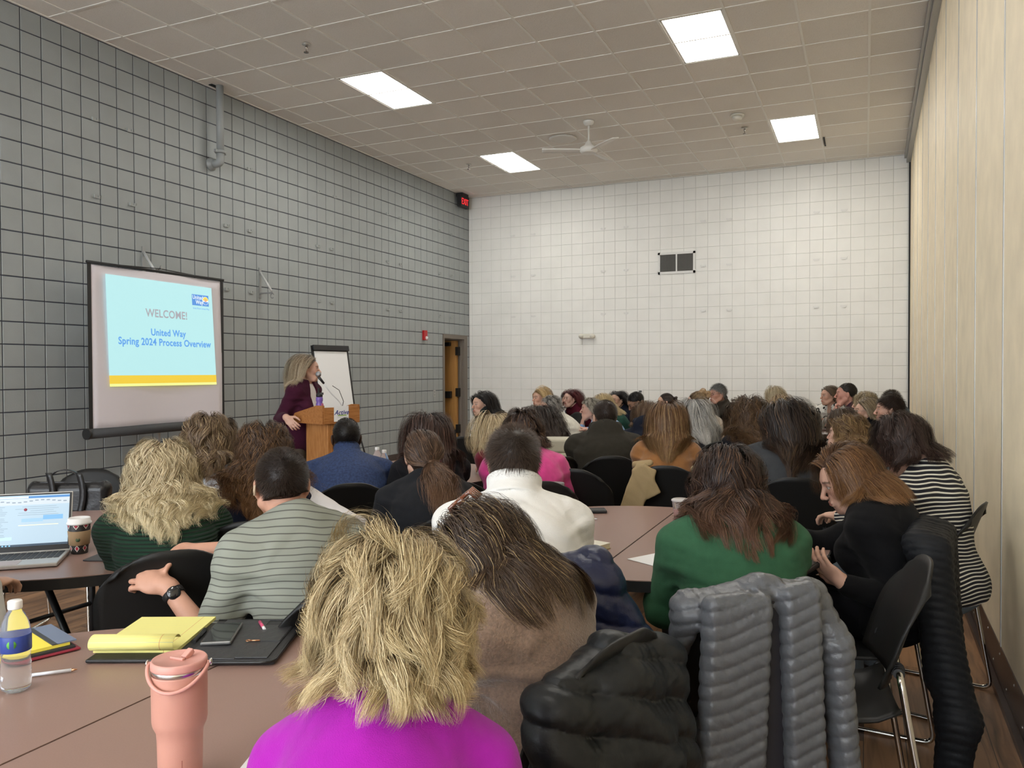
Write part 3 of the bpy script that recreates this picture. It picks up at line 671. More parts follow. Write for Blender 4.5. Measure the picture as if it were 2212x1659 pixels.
# ================================================================== PEOPLE
def rx(a): c, s = math.cos(a), math.sin(a); return np.array([[1, 0, 0], [0, c, -s], [0, s, c]])
def ry(a): c, s = math.cos(a), math.sin(a); return np.array([[c, 0, s], [0, 1, 0], [-s, 0, c]])
def rz(a): c, s = math.cos(a), math.sin(a); return np.array([[c, -s, 0], [s, c, 0], [0, 0, 1]])
def unit(v): v = np.asarray(v, float); return v/(np.linalg.norm(v)+1e-9)
def ik(sh, ha, l1, l2, hint):
    d = ha-sh; D = np.linalg.norm(d); D2 = min(D, (l1+l2)*.995); d = d/D; ha = sh+d*D2
    a = (l1*l1-l2*l2+D2*D2)/(2*D2); h = math.sqrt(max(l1*l1-a*a, 0)); hv = np.asarray(hint, float); hv = hv-d*(hv@d)
    return sh+d*a+unit(hv)*h, ha
def hand_prims(w, dr, nrm, side, curl=.5, sp=1., s=1.):
    # dr: along the palm to the fingers, nrm: out of the back of the hand, side: +1 thumb towards cross(dr,nrm)
    dr = unit(dr); nrm = unit(np.asarray(nrm)-dr*(np.asarray(nrm)@dr)); th = np.cross(dr, nrm)*side
    R = np.stack([th, dr, nrm], 1); pc = w+dr*.05*s
    out = [ell(pc, (.040*s, .048*s, .015*s), R, .014), cap(w-dr*.01, w+dr*.02*s, .022*s, .024*s, .02)]
    for i, (ln, r) in enumerate(((.072, .0085), (.080, .0088), (.075, .0084), (.060, .0075))):
        base = w+dr*(.086-.004*abs(i-1.2))*s+th*(.029-.0195*i)*s; a = 0.; p = base; fan = (1.2-i)*.07*sp
        for j, fr in enumerate((.45, .32, .26)):
            a += curl*(.55+.25*j)+.04*i; dd = math.cos(a)*(dr+th*fan)-math.sin(a)*nrm; q = p+unit(dd)*ln*fr*s
            out.append(cap(p, q, r*s*(1.04-.08*j), r*s*(1-.1*j), .006)); p = q
    p = w+dr*.022*s+th*.026*s
    for ln, dd, r in ((.042, th*.75+dr*.65-nrm*.25, .0115), (.032, th*.35+dr*.95-nrm*(.2+.35*curl), .0100), (.024, dr*.95-nrm*(.3+.5*curl), .0088)):
        q = p+unit(dd)*ln*s; out.append(cap(p, q, r*s, r*s*.92, .008)); p = q
    return out, pc
class Fig: pass
def spine(L, s, nf):
    a1 = math.radians(L*.6); a2 = math.radians(L*1.15+4); a3 = math.radians(min(L*.6+14+nf, 75))
    pel = np.array([0, 0, .53]) if s is None else np.array([0, 0, .53])
    ch = pel+s*.25*np.array([0, math.sin(a1), math.cos(a1)]); nb = ch+s*.265*np.array([0, math.sin(a2), math.cos(a2)])
    hc = nb+s*.142*np.array([0, math.sin(a3), math.cos(a3)]); return pel, ch, nb, hc, a1, a2, a3
def person(label, top, face, body, look=None, s=.97, lean=None, nf=0, twist=0., side=0., pitch=0., roll=0., skin=(.52, .31, .22), w=1., fat=0., fem=True,
           hair=None, cloth=(.1, .1, .1), pants=(.02, .02, .03), arms=('table', 'table'), sleeve=1., neck='crew', acc=(), h=.006, cm=None, hc_=None, extra=None, stand=False,
           legs=None, wamp=.005, brow=(.08, .05, .035), lips=None, cname='sweater', pname='trousers', loose=0., sleeve_mat=None, chair=None, hem=None, beard=None, hs=1., sdrop=0., seat_off=0.):
    F = Fig(); tx, ty, tz = top; dist = math.hypot(tx-CAMP[0], ty); h = h*1.08 if dist > 5 else h
    Rh = None; hl = math.radians(face-body)
    def topz(L):
        p = spine(L, s, nf); R = rz(hl)@ry(math.radians(roll))@rx(-math.radians(pitch)); return (p[3]+R@np.array([0, 0, .12*s*hs]))[2], p, R
    if stand:
        dz = tz-topz(3)[0]; L = 3
    else:
        dz = 0
        if lean is None:
            lo, hi = -6., 60.
            for _ in range(30):
                L = (lo+hi)/2
                if topz(L)[0] > tz: lo = L
                else: hi = L
        else: L = lean
        if abs(topz(L)[0]-tz) > .004: dz = tz-topz(L)[0]
    _, (pel, ch, nb, hc, a1, a2, a3), R = topz(L)
    up = np.array([0, 0, dz])
    if not stand and abs(dz) > 0: # tall or short: stretch the trunk
        f_ = 1+dz/(hc[2]-pel[2]); ch = pel+(ch-pel)*f_; nb = pel+(nb-pel)*f_; hc = nb+(hc-nb)+np.array([0, 0, 0]); hc[2] = tz-(R@np.array([0, 0, .12*s*hs]))[2]
    else: pel = pel+up; ch = ch+up; nb = nb+up; hc = hc+up
    if side: sh_ = np.array([side, 0, 0]); ch = ch+sh_*.4; nb = nb+sh_*.8; hc = hc+sh_
    Rb = rz(math.radians(twist)); R1 = rx(-a1); R2 = Rb@rx(-a2)
    bw = .165*w*(1. if fem else 1.12)*s
    tw = (R@np.array([0, 0, .12*s*hs])+hc)
    # base location in the world so that the head top lands on `top`
    Wz = rz(math.radians(body)); off = Wz@np.array([tw[0], tw[1], 0]); base = np.array([tx-off[0], ty-off[1], 0.])
    F.base = base; F.body = math.radians(body)
    F.loc = lambda p: Wz.T@(np.asarray(p, float)-base)
    SH = {sd: nb+Rb@(R2.T@np.zeros(3)) + Rb@np.array([sd*bw, -.005, -.075*s-sdrop]) + rx(-a2)@np.array([0, 0, .0]) for sd in (-1, 1)}
    l1, l2 = .285*s, .245*s; fw_ = Rb@np.array([0, 1, 0])
    EL, HA, HD, HN = {}, {}, {}, {}; CU = {}
    hf = lambda p: hc+R@(np.array(p)*s)
    for i, sd in enumerate((-1, 1)):
        a = arms[i]; kw = {}
        if isinstance(a, tuple): a, kw = a
        hint = (sd*.6, -.5, -.6); cu = .5
        if a == 'table': ha = np.array([sd*.13, .40, .795]); hd = np.array([-sd*.35, .9, -.05]); hn = np.array([0, .1, 1]); hint = (sd*.5, -.35, -.8)
        elif a == 'fold': ha = np.array([-sd*.02, .33+.03*sd, .80]); hd = np.array([-sd*.9, .25, 0]); hn = np.array([0, .2, 1]); hint = (sd*.55, -.2, -.85)
        elif a == 'lap': ha = np.array([sd*.06, .26, .66]); hd = np.array([-sd*.6, .8, -.1]); hn = np.array([0, 0, 1]); hint = (sd*.7, -.7, -.3)
        elif a == 'knee': ha = np.array([sd*.11, .36, .66]); hd = np.array([0, .9, -.4]); hn = np.array([0, .3, 1]); hint = (sd*.7, -.5, -.2)
        elif a == 'down': ha = np.array([sd*.26, .02, pel[2]-.12]); hd = np.array([0, .1, -1]); hn = np.array([sd, 0, 0]); hint = (sd*.2, -.9, 0)
        elif a == 'chin': ha = hf((sd*.035, .10, -.19)); hd = hf((0, .09, -.12))-ha; hn = fw_+np.array([sd*.8, 0, -.2]); hint = (sd*.35, .2, -1); cu = 1.15
        elif a == 'cheek': ha = hf((sd*.098, .075, -.135)); hd = hf((sd*.088, .045, .04))-ha; hn = R@np.array([sd, .5, 0]); hint = (sd*.25, .25, -1); cu = .12
        elif a == 'pt': ha = F.loc(kw['at']); hd = Wz.T@np.array(kw.get('d', (0, 1, 0)), float); hn = Wz.T@np.array(kw.get('n', (0, 0, 1)), float); hint = Wz.T@np.array(kw.get('hint', (0, 0, -1)), float)
        elif a == 'lc': ha = np.array(kw['at']); hd = np.array(kw.get('d', (0, 1, 0)), float); hn = np.array(kw.get('n', (0, 0, 1)), float); hint = kw.get('hint', (sd, -.4, -.5))
        cu = kw.get('curl', cu)
        EL[sd], HA[sd] = ik(SH[sd], ha, l1, l2, hint); HD[sd] = hd; HN[sd] = hn; CU[sd] = cu
    if stand:
        K = {sd: np.array([sd*.10, .03, .50]) for sd in (-1, 1)}; AN = {sd: np.array([sd*.11, .0, .09]) for sd in (-1, 1)}; HP = {sd: pel+np.array([sd*.085, 0, -.02]) for sd in (-1, 1)}
    else:
        K = {sd: np.array([sd*.11, .40, .53]) for sd in (-1, 1)}; AN = {sd: np.array([sd*.11, .36, .09]) for sd in (-1, 1)}; HP = {sd: pel+np.array([sd*.085, .0, .01]) for sd in (-1, 1)}
    if legs: K.update(legs.get('K', {})); AN.update(legs.get('A', {})); K = {k: np.array(v, float) for k, v in K.items()}; AN = {k: np.array(v, float) for k, v in AN.items()}
    F.__dict__.update(pel=pel, ch=ch, nb=nb, hc=hc, R=R, R2=R2, R1=R1, SH=SH, EL=EL, HA=HA, s=s, hf=hf, K=K, AN=AN)
    # ---- trunk, arms, legs as primitives inflated by g
    def trunk(g, k=.07):
        sw = bw/.165
        o = [ell(pel+R1@np.array([0, -.005, .02]), (.172*sw**.5+fat*.8+g, .12+fat*.6+g, .115+g), R1, k),
             ell((pel+ch)/2+R1@np.array([0, .005+fat*.3, 0]), (.137*sw+fat+g, .098+fat+g, .17+g), R1, k),
             ell(ch+R2@np.array([0, .0, .09*s]), (.152*sw+fat*.8+g, .108+fat*.6+g, .17*s+g), R2, k),
             cap(SH[-1]*.82+SH[1]*.18, SH[1]*.82+SH[-1]*.18, .062+g+fat*.2, None, k), cap(nb+R2@np.array([0, -.01, -.02]), nb+R2@np.array([0, .0, .012]), .060+g*.8, .05+g*.6, .06)]
        for sd in (-1, 1): o.append(cap(nb+R2@np.array([sd*.03, -.012, 0]), SH[sd]+np.array([0, 0, -.004]), .040+g*.8, .047+g, .05))
        if fem:
            for sd in (-1, 1): o.append(ell(ch+R2@np.array([sd*.075*sw, .10+fat*.5, .045*s]), (.058+g, .05+g+fat*.3, .058+g), R2, .05))
        return o
    def arm(sd, g, frac=1., g2=None, k=.03):
        g2 = g if g2 is None else g2; e = EL[sd]; w_ = HA[sd]; ao = .008*(w-1)*6+fat*.15
        o = [cap(SH[sd], e, .050+g+ao, .040+g+(g2-g)*.4+ao, .045)]
        if frac < 0: q = SH[sd]+(e-SH[sd])*(-frac); return [cap(SH[sd], q, .050+g+ao, .045+g2+ao, .045)]
        q = e+(w_-e)*frac; o.append(cap(e, q, .040+g+ao*.8, (.040-.013*frac)+g2, k)); return o
    def leg(sd, g):
        return [cap(HP[sd], K[sd], .083+g+fat*.3, .056+g, .06), cap(K[sd], AN[sd], .053+g, .037+g*1.3, .03)]
    fs = hs*s
    hp = lambda p: hc+R@(np.array(p)*fs)
    def E(c, r, k=.02, Rl=None, op='u'): return ell(hp(c), np.array(r)*fs, R if Rl is None else R@Rl, k, op)
    def Cp(a, b, r, r2=None, k=.012, op='u'): return cap(hp(a), hp(b), r*fs, None if r2 is None else r2*fs, k, op)
    P = trunk(0.)
    for sd in (-1, 1):
        P += arm(sd, 0.); P.append(cap(HP[sd], HP[sd]*.7+K[sd]*.3, .083+fat*.3, .075, .06))
        q, _ = hand_prims(HA[sd], HD[sd], HN[sd], (1 if np.cross(HD[sd], HN[sd])@np.array([-sd, 0, .4 if stand else .2]) > 0 else -1), CU[sd], s=s*1.02); P += q
    jw = 1. if fem else 1.08
    P += [cap(nb+np.array([0, -.005, -.03]), hp((0, -.025, -.05)), .052*s*(1 if fem else 1.13), .050*s*(1 if fem else 1.15), .03),
          E((0, -.015, .035), (.074, .094, .085), .02), E((0, .03, -.02), (.060*jw, .060, .082), .03), E((0, .04, .03), (.058, .052, .05), .03),
          Cp((-.030, .058, -.092), (.030, .058, -.092), .018*jw, None, .03), Cp((-.055*jw, .0, -.05), (-.028, .055, -.092), .017*jw, .017, .025), Cp((.055*jw, .0, -.05), (.028, .055, -.092), .017*jw, .017, .025),
          E((0, .073, -.102), (.018*jw, .016, .015), .02), E((0, .078, -.06), (.030, .018, .028), .02), Cp((-.028, .084, .030), (.028, .084, .030), .0095 if not fem else .008, None, .015),
          E((-.040, .064, -.018), (.022, .020, .022), .02), E((.040, .064, -.018), (.022, .020, .022), .02),
          Cp((0, .093, .012), (0, .116, -.028), .0068, .0105, .010), E((-.010, .106, -.034), (.008, .009, .007), .006), E((.010, .106, -.034), (.008, .009, .007), .006),
          E((-.031, .098, .008), (.0155, .012, .011), .010, op='s'), E((.031, .098, .008), (.0155, .012, .011), .010, op='s')]
    for sd in (-1, 1): P += [E((sd*.031, .080, .007), (.0135, .0125, .0125), .003), E((sd*.080, -.008, -.004), (.0085, .019, .033), .008, ry(sd*.12)@rz(sd*.35))]
    P += [Cp((-.017, .097, -.058), (.017, .097, -.058), .0052, None, .006), Cp((-.014, .096, -.067), (.014, .096, -.067), .0064, None, .006), E((0, .108, -.0625), (.022, .010, .0018), .003, op='s')]
    pts = [pel, nb, pel+np.array([0, .2, 0]), hp((.1, .13, .14)), hp((-.1, -.13, .14)), hp((0, -.12, -.1)), hp((0, .13, -.1))]+[x for d_ in (SH, EL, HA) for x in d_.values()]
    for sd in (-1, 1): pts += [HA[sd]+unit(HD[sd])*.17, pel+np.array([sd*.2, -.15, -.1])]
    lo, hi = bounds(pts, .07); lo[2] = max(lo[2], 0)
    if h > .0045 and not stand: pass
    V, Fc = surf(P, lo, hi, h)
    q = (V-hc)@R/fs; x, y, z = q[:, 0], q[:, 1], q[:, 2]; n = len(V)
    col = np.tile(np.array(skin, f32), (n, 1)); inh = (np.abs(x) < .1) & (np.abs(y) < .14) & (z > -.125) & (z < .14)
    def paint(m, c, a=1.):
        m = (m*inh*a)[:, None]; col[:] = col*(1-m)+np.array(c, f32)*m
    sk = np.array(skin); g_ = lambda cx, cy, cz, r: np.exp(-((x-cx)**2+(y-cy)**2+(z-cz)**2)/r**2)
    paint(np.clip(g_(.045, .075, -.02, .028)+g_(-.045, .075, -.02, .028), 0, 1), sk*np.array([1.08, .80, .78]), .35); paint(g_(0, .115, -.03, .016), sk*np.array([1.1, .85, .82]), .4)
    for sd in (-1, 1):
        ex = x-sd*.031; ez = z-.007
        paint(((ex/.0125)**2+(ez/.0048)**2 < 1) & (y > .074), (.42, .40, .37)); paint((ex**2+ez**2 < .0052**2) & (y > .076), (.07, .045, .03))
        paint((np.abs((ex/.015)**2+(ez/.0075)**2-.95) < .35) & (ez > .0) & (y > .07), (.06, .035, .03), .75)
        paint((np.abs(ez-.024+ex*ex*8) < .0042) & (np.abs(ex) < .019) & (y > .065), brow, .8)
    lp = lips or (sk[0]*.85, sk[1]*.48, sk[2]*.5); paint((((x/.021)**2+((z+.0625)/.0095)**2) < 1) & (y > .086), lp, .85); paint((np.abs(z+.0625) < .0016) & (np.abs(x) < .020) & (y > .086), (sk[0]*.35, sk[1]*.2, sk[2]*.2), .8)
    paint((np.abs(z+.040) < .003) & (np.abs(np.abs(x)-.006) < .003) & (y > .1), sk*.4, .8)
    if beard: paint(((z < -.035) & (y > -.0) & (z > -.118) & ~((np.abs(x) < .02) & (np.abs(z+.062) < .008))), beard[0], beard[1])
    tg = trunk(.008); tgl = [g0 for sd in (-1, 1) for g0 in arm(sd, .006, .80 if sleeve > 0 else sleeve)]; hidm = (ev(tg+tgl, V) < -.003) & ((V-(nb+unit(hp((0, -.03, -.05))-nb)*-.03))@unit(hp((0, -.03, -.05))-nb) < 0) if sleeve != 0 else np.zeros(len(V), bool)
    hidm |= V[:, 2] < pel[2]
    for sd in (-1, 1): hidm &= ~(np.sqrt(((V-HA[sd])**2).sum(1)) < .20)
    V2, F2, C2, T2 = coarsen(V, Fc, col, hidm, h*3.2)
    root = ob('person', fast_mesh('person', V2, F2, C2, tris=T2), mat('skin', (.5, .3, .2), .5, spec=.4, vcol=True, var=.05, vscale=30, bump=.08, bscale=300), None, base, F.body)
    tag(root, label, 'person')
    def part(nm, pr, lo2, hi2, m, hh=None, shade=None, lab=None):
        V, Fq = surf(pr, lo2, hi2, hh or h*(1.2 if dist < 3.2 else 1.4)); o = ob(nm, fast_mesh(nm, V, Fq, shade(V) if shade else None), m, root)
        if lab: o['label'] = lab
        return o
    F.part = part; F.root = root; F.trunk = trunk; F.arm = arm; F.lo = lo; F.hi = hi; F.hp = hp; F.fs = fs
    # ---- clothes
    g = .013+loose; top_ = trunk(g); seed = abs(hash_(label)) % 97
    zc = neck_dir = None; nd = unit(hp((0, -.03, -.05))-nb); ncut = nb+nd*({'crew': .028, 'v': .015, 'high': .05, 'turtle': .10, 'polo': .03, 'hood': .035, 'coat': .03, 'cowl': .03}.get(neck, .03))
    slv = []
    if sleeve > 0: fr_ = min(sleeve, .97)
    else: fr_ = sleeve
    for sd in (-1, 1):
        slv += arm(sd, g*.95+loose*.3, fr_, (.011+loose*.3) if sleeve > 0 else .022)
    cl = top_+([] if sleeve_mat else slv)+[ell(pel+np.array([0, .005, .0]), (.182+fat*.9+loose, .142+fat*.7+loose, .125), None, .05)]
    if hem: cl.append(ell(pel+np.array([0, -.01, -.06]), (.19+fat, .15+fat*.7, .12), None, .06))
    cl.append(wrinkle(wamp*(1+loose*15), 26, seed)); cl.append(wrinkle(wamp*.5, 70, seed+5)); cl.append(folds(F, wamp*1.3, seed))
    cl.append(cap(ncut+nd*.068, ncut+nd*.2, .069*(1 if fem else 1.08), .075, .012, 's'))
    if neck == 'v': cl.append(cap(nb+R2@np.array([0, .10, .10]), nb+R2@np.array([0, .16, -.12]), .075, .025, .01, 's'))
    if sleeve > 0 and not sleeve_mat:
        for sd in (-1, 1): q_ = EL[sd]+(HA[sd]-EL[sd])*fr_; cl.append(cap(q_+unit(HA[sd]-EL[sd])*.05, q_+unit(HA[sd]-EL[sd])*.08, .032, .032, .004, 's'))
    if neck in ('turtle', 'high', 'polo', 'crew', 'cowl'):
        nz = unit(nd); nx = unit(np.cross(np.array([0, 1, 0]), nz)); RN_ = np.stack([nx, np.cross(nz, nx), nz], 1)
        R0, hh_, th, sl_ = {'turtle': (.062, .035, .008, -.05), 'high': (.076, .030, .010, .12), 'polo': (.070, .018, .006, -.30), 'crew': (.069, .007, .008, -.3), 'cowl': (.085, .045, .03, -.2)}[neck]
        cl.append(ring(nb+nz*({'turtle': .055, 'high': .055, 'polo': .028, 'crew': .022, 'cowl': .05}[neck])+np.array([0, -.005, 0]), R0*s*(1 if fem else 1.1), hh_, th, RN_, .012, slope=sl_))
    if neck == 'high' and fem is False: cl.append(ring(nb+unit(nd)*.030+np.array([0, -.008, 0]), .092*s, .017, .007, RN_, .004, slope=-.35))
    if neck == 'hood':
        cl += [ell(nb+R2@np.array([0, -.085, -.035]), (.125, .05, .10), R2@rx(.5), .03), cap(nb+R2@np.array([-.09, -.05, .03]), nb+R2@np.array([-.03, .06, -.02]), .030, .025, .03), cap(nb+R2@np.array([.09, -.05, .03]), nb+R2@np.array([.03, .06, -.02]), .030, .025, .03), cap(nb+R2@np.array([-.085, -.07, .035]), nb+R2@np.array([.085, -.07, .035]), .032, None, .02), ell(nb+R2@np.array([0, -.115, .01]), (.07, .02, .035), R2@rx(.5), .01, 's')]
    if neck == 'coat':
        cl.append(cap(nb+R2@np.array([-.05, -.055, .03]), nb+R2@np.array([.05, -.055, .03]), .016, None, .03))
        for sd in (-1, 1): cl.append(cap(nb+R2@np.array([sd*.06, -.04, .03]), nb+R2@np.array([sd*.05, .10, -.12]), .014, .01, .02))
    cl.append(half(pel+np.array([0, 0, -.05 if not hem else -hem]), (0, -.1, -1)))
    if extra: cl += extra(F)
    tm = cm or mat('cloth_%.3f_%.3f_%.3f' % tuple(cloth), cloth, .85, spec=.12, bump=.35, bscale=420, var=.08, vscale=30, sheen=.25 if max(cloth) > .15 else .03)
    F.top = part(cname, cl, lo-.05, hi+.06, tm)
    if sleeve_mat:
        for sd in (-1, 1):
            sp = arm(sd, .012, fr_, .012)+[wrinkle(.006, 38, seed+sd)]; part('sleeve', sp, lo-.05, hi+.05, sleeve_mat)
    pa = [ell(pel+np.array([0, -.005, .0]), (.178+fat*.8, .128+fat*.5, .105), None, .05)]
    for sd in (-1, 1): pa += leg(sd, .011)
    pa += [wrinkle(.004, 28, seed+2), half((0, 0, .075), (0, 0, -1))]
    if pants is not None:
        pm = mat('pants_%.3f_%.3f_%.3f' % tuple(pants), pants, .85, spec=.1, bump=.2, bscale=300, var=.06, vscale=20)
        kp = np.array([x for d_ in (K, AN, HP) for x in d_.values()]); part(pname, pa, np.minimum(kp.min(0)-.2, pel-.24)*np.array([1, 1, 0]), kp.max(0)+.2, pm, max(h*2.2, .013))
    for sd in (-1, 1):
        a = AN[sd]; part('shoe', [ell(a+np.array([0, .045, -.055]), (.045, .135, .04), None, .02), cap(a+np.array([0, -.02, 0]), a+np.array([0, -.01, -.05]), .046, .045, .03), half((0, 0, max(a[2]-.09, .001)), (0, 0, -1))], a+np.array([-.07, -.12, -.1]), a+np.array([.07, .2, .06]), mat('shoe_leather', (.015, .013, .012), .35), .013)
    if hair: grow(F, hair, trunk, arm, h, dist)
    for a in acc: a(F)
    if isinstance(chair, dict): SEATS.append((*chair['at'], math.radians(chair['r']), label))
    elif chair is not None:
        cx = Wz@np.array([chair[0] if isinstance(chair, tuple) else 0., (.03 if not isinstance(chair, tuple) else chair[1]), 0])+base
        SEATS.append((cx[0], cx[1], F.body+(math.radians(chair[2]) if isinstance(chair, tuple) else 0), label))
    return F
def hash_(t):
    v = 7
    for c in t: v = (v*31+ord(c)) % 1000003
    return v
SEATS = []
def cap_field(F, t, face=1., low=-.075, short=False):
    hp, fs, R, hc = F.hp, F.fs, F.R, F.hc
    pr = [ell(hp((0, -.015, .035)), np.array((.074+t, .094+t, .085+t))*fs, R, .02), cap(hp((0, -.035, -.03)), hp((0, -.035, -.055)), (.055+t*.6)*fs, (.050+t*.4)*fs, .03)][:1 if short else 2]
    def g(P):
        q = (P-hc)@R/fs; x, y, z = q[..., 0], q[..., 1], q[..., 2]
        lim = np.where(z > .0, .008+.72*z*face+np.maximum(z-.06, 0)*.6, .008+.75*z)
        side_ = (np.abs(x)/.08)**2
        lim = lim + (1-side_)*.012*(z > .03) - (.034*np.clip((.045-z)/.03, 0, 1) if short else 0)
        return np.maximum(y-lim, low-z)*fs*.75
    return pr, g
def grow(F, o, trunk, arm, h, dist):
    # o: dict(L, n, w, vol, col(root), tip, hi, hif, curl, freq, flow, cut, clump, part, lift, back, style, low, t)
    o = dict(dict(L=.3, n=900, w=.0035, vol=.02, col=(.05, .03, .02), tip=None, hi=None, hif=.25, curl=.0, freq=9, cut=None, clump=60, part=0., lift=.1, back=.6, style='loose', low=-.075, t=.006, grav=.3, face=1., ends=.12, fwd=0., cl=.55, cap=None, seg=18, tie=None, rough=.42, bald=0.), **o)
    hp, fs, R, hc = F.hp, F.fs, F.R, F.hc; tip = np.array(o['tip'] or o['col'], f32); c0 = np.array(o['col'], f32)
    pr, g = cap_field(F, o['t'], o['face'], o['low'], o['style'] == 'short'); mh = mat('hair_%.2f' % o['rough'], (.1, .1, .1), o['rough'], spec=.3, vcol=True, var=.12, vscale=60)
    V, Fc = surf(pr+[(g, 0, 'c'), wrinkle(.0012, 120, 2.)], hp((-.1, -.13, -.13)) if 0 else hc-.16*fs, hc+.17*fs, max(h*.95, .0042))
    cc = np.array(o['cap'] or c0, f32); capc = np.tile(cc*.8, (len(V), 1)); Vs = [V]; Cs = [capc]
    if dist < 4.6: o['n'] *= 1.3; o['w'] *= .66
    else: o['w'] *= .8; o['n'] *= 1.1
    n = int(o['n']); o['seg'] = min(o['seg'], (11 if o['curl'] < .008 else 15)) if dist > 5.5 else min(o['seg'], 28 if o['curl'] >= .009 and dist < 4.2 else 16)
    # roots
    m = n*5; i = np.arange(m)+.5; ph = np.arccos(1-2*i/m); thv = math.pi*(1+5**.5)*i
    d = np.stack([np.cos(thv)*np.sin(ph), np.sin(thv)*np.sin(ph), np.cos(ph)], 1)
    q = d*np.array([.074, .094, .085])+np.array([0, -.015, .035]); ok = g(hc+(R@(q.T*fs)).T) < -.002
    q = q[ok]; d = d[ok]; sel = rng.permutation(len(q))[:n]; q = q[sel]; d = d[sel]; n = len(q)
    P = (hc+(R@(q.T*fs)).T).astype(f32); N = (R@unitn(d/np.array([.074, .094, .085])).T).T.astype(f32)
    L = o['L']*(1-o['ends']*rng.random(n)).astype(f32); S = o['seg']; st = (L/S)[:, None]
    x, y, z = q[:, 0], q[:, 1], q[:, 2]; sx = np.sign(x-o['part']+.0005*rng.standard_normal(n))
    sm = lambda v, a, b: np.clip((v-a)/(b-a), 0, 1)
    if o['style'] == 'short':      # from the crown forward, close to the skull
        fl = q-np.array([.0, -.06, .105]); fl = fl*np.array([1, 1.15, 1]); fl[:, 1] += .01
    elif o['style'] == 'up':
        fl = q*0+np.array([0, -.3, .1]); fl[:, 0] = x*3
    else:
        fr = sm(y, -.03, .07)[:, None]; fl = np.stack([sx*(.03+.75*fr[:, 0])*(z > .04)+x*2, -.25-o['back']*fr[:, 0]+o['fwd']*fr[:, 0], 0*x-.15], 1)
        fl += (q-np.array([o['part'], -.01, .12]))*np.array([2.5, 3.5, 4.])
    fl = (R@fl.T).T; fl -= N*(fl*N).sum(1)[:, None]; D = unitn(unitn(fl)+N*o['lift']+.12*rng.standard_normal((n, 3))).astype(f32)
    skull = [ell(hp((0, -.015, .035)), np.array((.074, .094, .085))*fs, R, .03), ell(hp((0, .03, -.02)), np.array((.066, .066, .085))*fs, R, .03)]
    col_ = skull+[cap(F.nb, hp((0, -.02, -.05)), .052, None, .03)]+[p for p in trunk(.020) if 1]+arm(-1, .018, -.9)+arm(1, .018, -.9)
    bk = np.zeros(3, f32)
    if o.get('keep'): col_.append(ell(hp((0, .088, -.02)), np.array((.082, .072, .095))*fs, R, .02)); bk = (R@np.array([0, -.9*o['keep'], 0])).astype(f32)
    layer = (.004+o['vol']*rng.random(n)**.8).astype(f32); path = [P.copy()]; trav = np.zeros(n, f32); down = np.array([0, 0, -1], f32)
    passed = np.zeros(n, bool); tie = None
    if o['tie'] is not None: tie = hp(o['tie']).astype(f32); sprd = rng.standard_normal((n, 3)).astype(f32)*o.get('spread', .12)
    e_ = .004; xax = (F.R2@np.array([1, 0, 0])).astype(f32); yax = (F.R2@np.array([0, 1., 0])).astype(f32)
    for k in range(S):
        if tie is not None:
            v = tie-P; dt = np.sqrt((v*v).sum(1)); passed |= dt < .030
            tgt = np.where(passed[:, None], down+sprd+np.array(o.get('tdir', (0, -.1, 0)), f32)*(1-k/S), v/(dt[:, None]+1e-6)); gr = np.where(passed, .35, .6)[:, None]
        else: tgt = unitn(down+bk*np.clip(1-k*L[:, None]/S/.16, 0, 1)); gr = o['grav']*(.35+.65*min(1, k/6))
        if tie is None or k > 8:
            rel = (P-F.nb.astype(f32))@xax; low_ = (P[:, 2] < F.nb[2]+.05)*(trav > .07); tgt = tgt-(xax[None]*np.clip(rel/.10, -1, 1)[:, None]*o.get('inw', .52)+yax[None]*.25)*low_[:, None]; gr = np.where(low_, .5, gr[:, 0] if isinstance(gr, np.ndarray) else gr)[:, None]
        D = unitn(D*(1-gr)+unitn(tgt)*gr).astype(f32); P = P+D*st; trav += st[:, 0]
        dd = ev(col_, P); offl = np.minimum(layer, .004+trav*.8) if tie is None else np.where(passed, .012, np.minimum(layer, .004+trav*.5))
        pen = offl-dd; G = np.stack([ev(col_, P+np.array(a, f32)*e_)-dd for a in ((1, 0, 0), (0, 1, 0), (0, 0, 1))], 1)/e_; G = G/(np.sqrt((G*G).sum(1))[:, None]+1e-6)
        P = P+G*np.clip(pen, 0, .05)[:, None]; D = unitn(P-path[-1]).astype(f32)
        if tie is None and k > 1: # hug
            P = P-G*(np.clip(-pen, 0, .02)*o.get('hug', .15)*(1 if k < S*.8 else .3))[:, None]
        path.append(P.copy())
    T_ = np.stack(path, 1)      # n,S+1,3
    if o['cut'] is not None:
        zc = (hp((0, 0, 0))[2]+o['cut']*fs)+.012*rng.standard_normal(n)
        below = T_[:, :, 2] < zc[:, None]; end = np.where(below.any(1), below.argmax(1), S).astype(f32); end = np.maximum(end, 2)
        tt = np.linspace(0, 1, S+1)[None]*end[:, None]; a = np.floor(tt).astype(int); a = np.minimum(a, S-1); f_ = (tt-a)[..., None]; r_ = np.arange(n)[:, None]
        T_ = T_[r_, a]*(1-f_)+T_[r_, a+1]*f_
    nc = o['clump']
    if nc:
        ci = rng.permutation(n)[:nc]; dm = ((T_[:, 2][:, None]-T_[ci, 2][None])**2).sum(-1); cid = dm.argmin(1)
        tt = np.linspace(0, 1, S+1)[None, :, None]; tgt = T_[ci][cid]; off = (T_[:, :1]-tgt[:, :1]); T_ = T_*(1-o['cl']*tt**1.2)+(tgt+off*.35)*(o['cl']*tt**1.2)
        phc = rng.random(nc)*6.28; frc = o['freq']*(.8+.4*rng.random(nc)); phs = phc[cid]+.35*rng.standard_normal(n); frs = frc[cid]; sgn = np.where(rng.random(nc) < .5, -1, 1)[cid]
    else: phs = rng.random(n)*6.28; frs = np.full(n, o['freq']); sgn = 1
